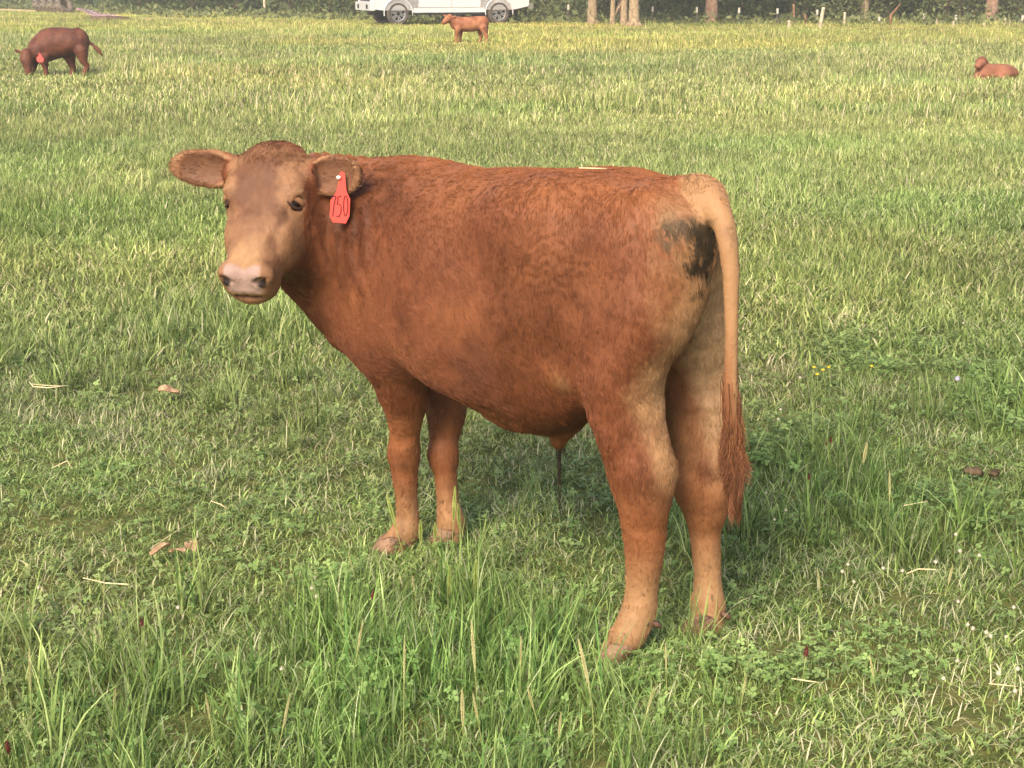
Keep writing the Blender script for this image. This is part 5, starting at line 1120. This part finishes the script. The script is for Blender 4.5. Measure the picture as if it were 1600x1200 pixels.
# straw, dead leaves, dung
def straw(pts, rad, label, z=.05, mat=m_straw, group='pieces of dry straw'):
    P_ = [np.asarray(ground(px, py, z + dz)) for px, py, dz in pts]; b = P_[0].copy(); b[2] = 0; t = empty('dry_straw', b); tag(t, label, 'straw', group); merge_tubes('straw_stem', [([p - b for p in P_], [rad * .75] * (len(P_) - 1) + [rad * .4])], mat, t, 6); return t
straw([(46, 597, 0), (52, 604, .005), (75, 606, .01), (100, 603, .008), (116, 601, 0)], .003, 'pale bent straw lying on the short grass at left'); straw([(48, 600, 0), (70, 602, .012), (100, 603, .01)], .002, 'thinner straw lying along the pale bent straw at left')
straw([(130, 903, 0), (165, 911, .01), (200, 913, .01), (212, 918, 0)], .002, 'dry straw lying across grass at lower left'); straw([(1417, 896, 0), (1435, 889, .015), (1462, 890, .02), (1466, 898, 0)], .0022, 'kinked dry straw in grass right of the hind legs'); straw([(1415, 1135, 0), (1430, 1096, .02)], .002, 'dry straw standing aslant at lower right')
straw([(1237, 1060, 0), (1262, 1064, .01), (1287, 1067, 0)], .0022, 'dry straw lying right of the near hind hoof'); straw([(1412, 790, .03), (1450, 783, .05)], .0018, 'dry straw slanting in tall grass right of the tail', .07); straw([(235, 857, 0), (280, 827, .02), (330, 800, 0)], .0016, 'long green straw lying aslant at left', .05, m_seed); straw([(330, 783, 0), (345, 788, .01), (355, 795, 0)], .002, 'short kinked straw at the left near the dead leaves')
straw([(1545, 1068, 0), (1572, 1071, .01), (1598, 1073, 0)], .0018, 'dry straw lying at the lower right edge'); straw([(80, 732, 0), (105, 720, .012), (113, 733, 0)], .0022, 'curled dry straw lying in grass at left')
p = anchor(922, 268); q1, q2_ = anchor(900, 266), anchor(945, 267); t = empty('dry_straw', p); tag(t, 'pale straw stuck on top of the large calf back', 'straw', 'pieces of dry straw'); merge_tubes('straw_stem', [([q1 - p + UP * .012, UP * .013, q2_ - p + UP * .012], [.0016, .0016, .0012])], m_straw, t, 6)
def dead_leaf(px, py, L_, label, mat=m_dry, sd=1, name='dead_leaf', cat='leaf', group='dead leaves in the grass'):
    b = ground(px, py, .03); t = empty(name, (b[0], b[1], 0)); tag(t, label, cat, group); r = np.random.default_rng(sd); V = []; F = []
    for i in range(9):
        for j in range(5):
            u_, v_ = i / 8, (j / 4 - .5) * 2; w_ = .34 * math.sin(math.pi * min(.97, u_ + .05)) ** .7; V.append(np.array([(u_ - .5) * L_, v_ * w_ * L_, .045 + .16 * L_ * v_ * v_ + .08 * L_ * math.sin(u_ * 5) + r.normal(0, .01 * L_)]))
    for i in range(8):
        for j in range(4): a = i * 5 + j; F.append((a, a + 5, a + 6, a + 1))
    o = mesh_obj('leaf_blade', V, F, mat, t); o.rotation_euler = (.2, .1, sd * 1.3); o.modifiers.new('thick', 'SOLIDIFY').thickness = .0012; return t
dead_leaf(262, 617, .075, 'curled pale brown dead leaf on the grass at left', sd=5); dead_leaf(256, 868, .06, 'pinkish brown dead leaf lying left of the fore hooves', sd=3); dead_leaf(305, 860, .05, 'crumpled pale dead leaf right of the pinkish one at left', sd=4); dead_leaf(275, 872, .05, 'small brown dead leaf between two others at left', sd=2)
def dung(px, py, r_, label, sd):
    b = ground(px, py, .0); Bo = Body(); q = np.random.default_rng(sd); b = np.array([b[0], b[1], .02])
    for i in range(6): Bo.ell(b + np.array([*q.normal(0, r_ * .5, 2), q.random() * .02]), (r_ * .5, r_ * .4, r_ * .32), k=.01)
    V, Q = Bo.mesh(.005); V = V + vert_normals(V, Q) * ((fnoise(V, 70, sd, 3) - .5) * .022)[:, None]; t = empty('dung_clod', (b[0], b[1], 0)); tag(t, label, 'dung', 'dry dung clods'); o = mesh_obj('clod_body', V, Q, m_dung); adopt(o, t)
dung(1528, 752, .032, 'dry brown dung clod in the grass at the right', 3)
# ================================================================ thin evening haze
bm = bmesh.new(); box(bm, -270, 270, -45, 310, -1.0, 16.0); hm_ = bpy.data.materials.new('haze'); hm_.use_nodes = True; ht = hm_.node_tree
for n_ in list(ht.nodes):
    if n_.type == 'BSDF_PRINCIPLED': ht.nodes.remove(n_)
pv = ht.nodes.new('ShaderNodeVolumePrincipled'); pv.inputs['Color'].default_value = (.92, .90, .82, 1); pv.inputs['Density'].default_value = .0024; pv.inputs['Anisotropy'].default_value = .1
ht.links.new(pv.outputs[0], ht.nodes['Material Output'].inputs['Volume'])
hz = bm_obj('haze', bm, hm_); tag(hz, 'thin pale haze over the whole field', 'haze', kind='stuff')
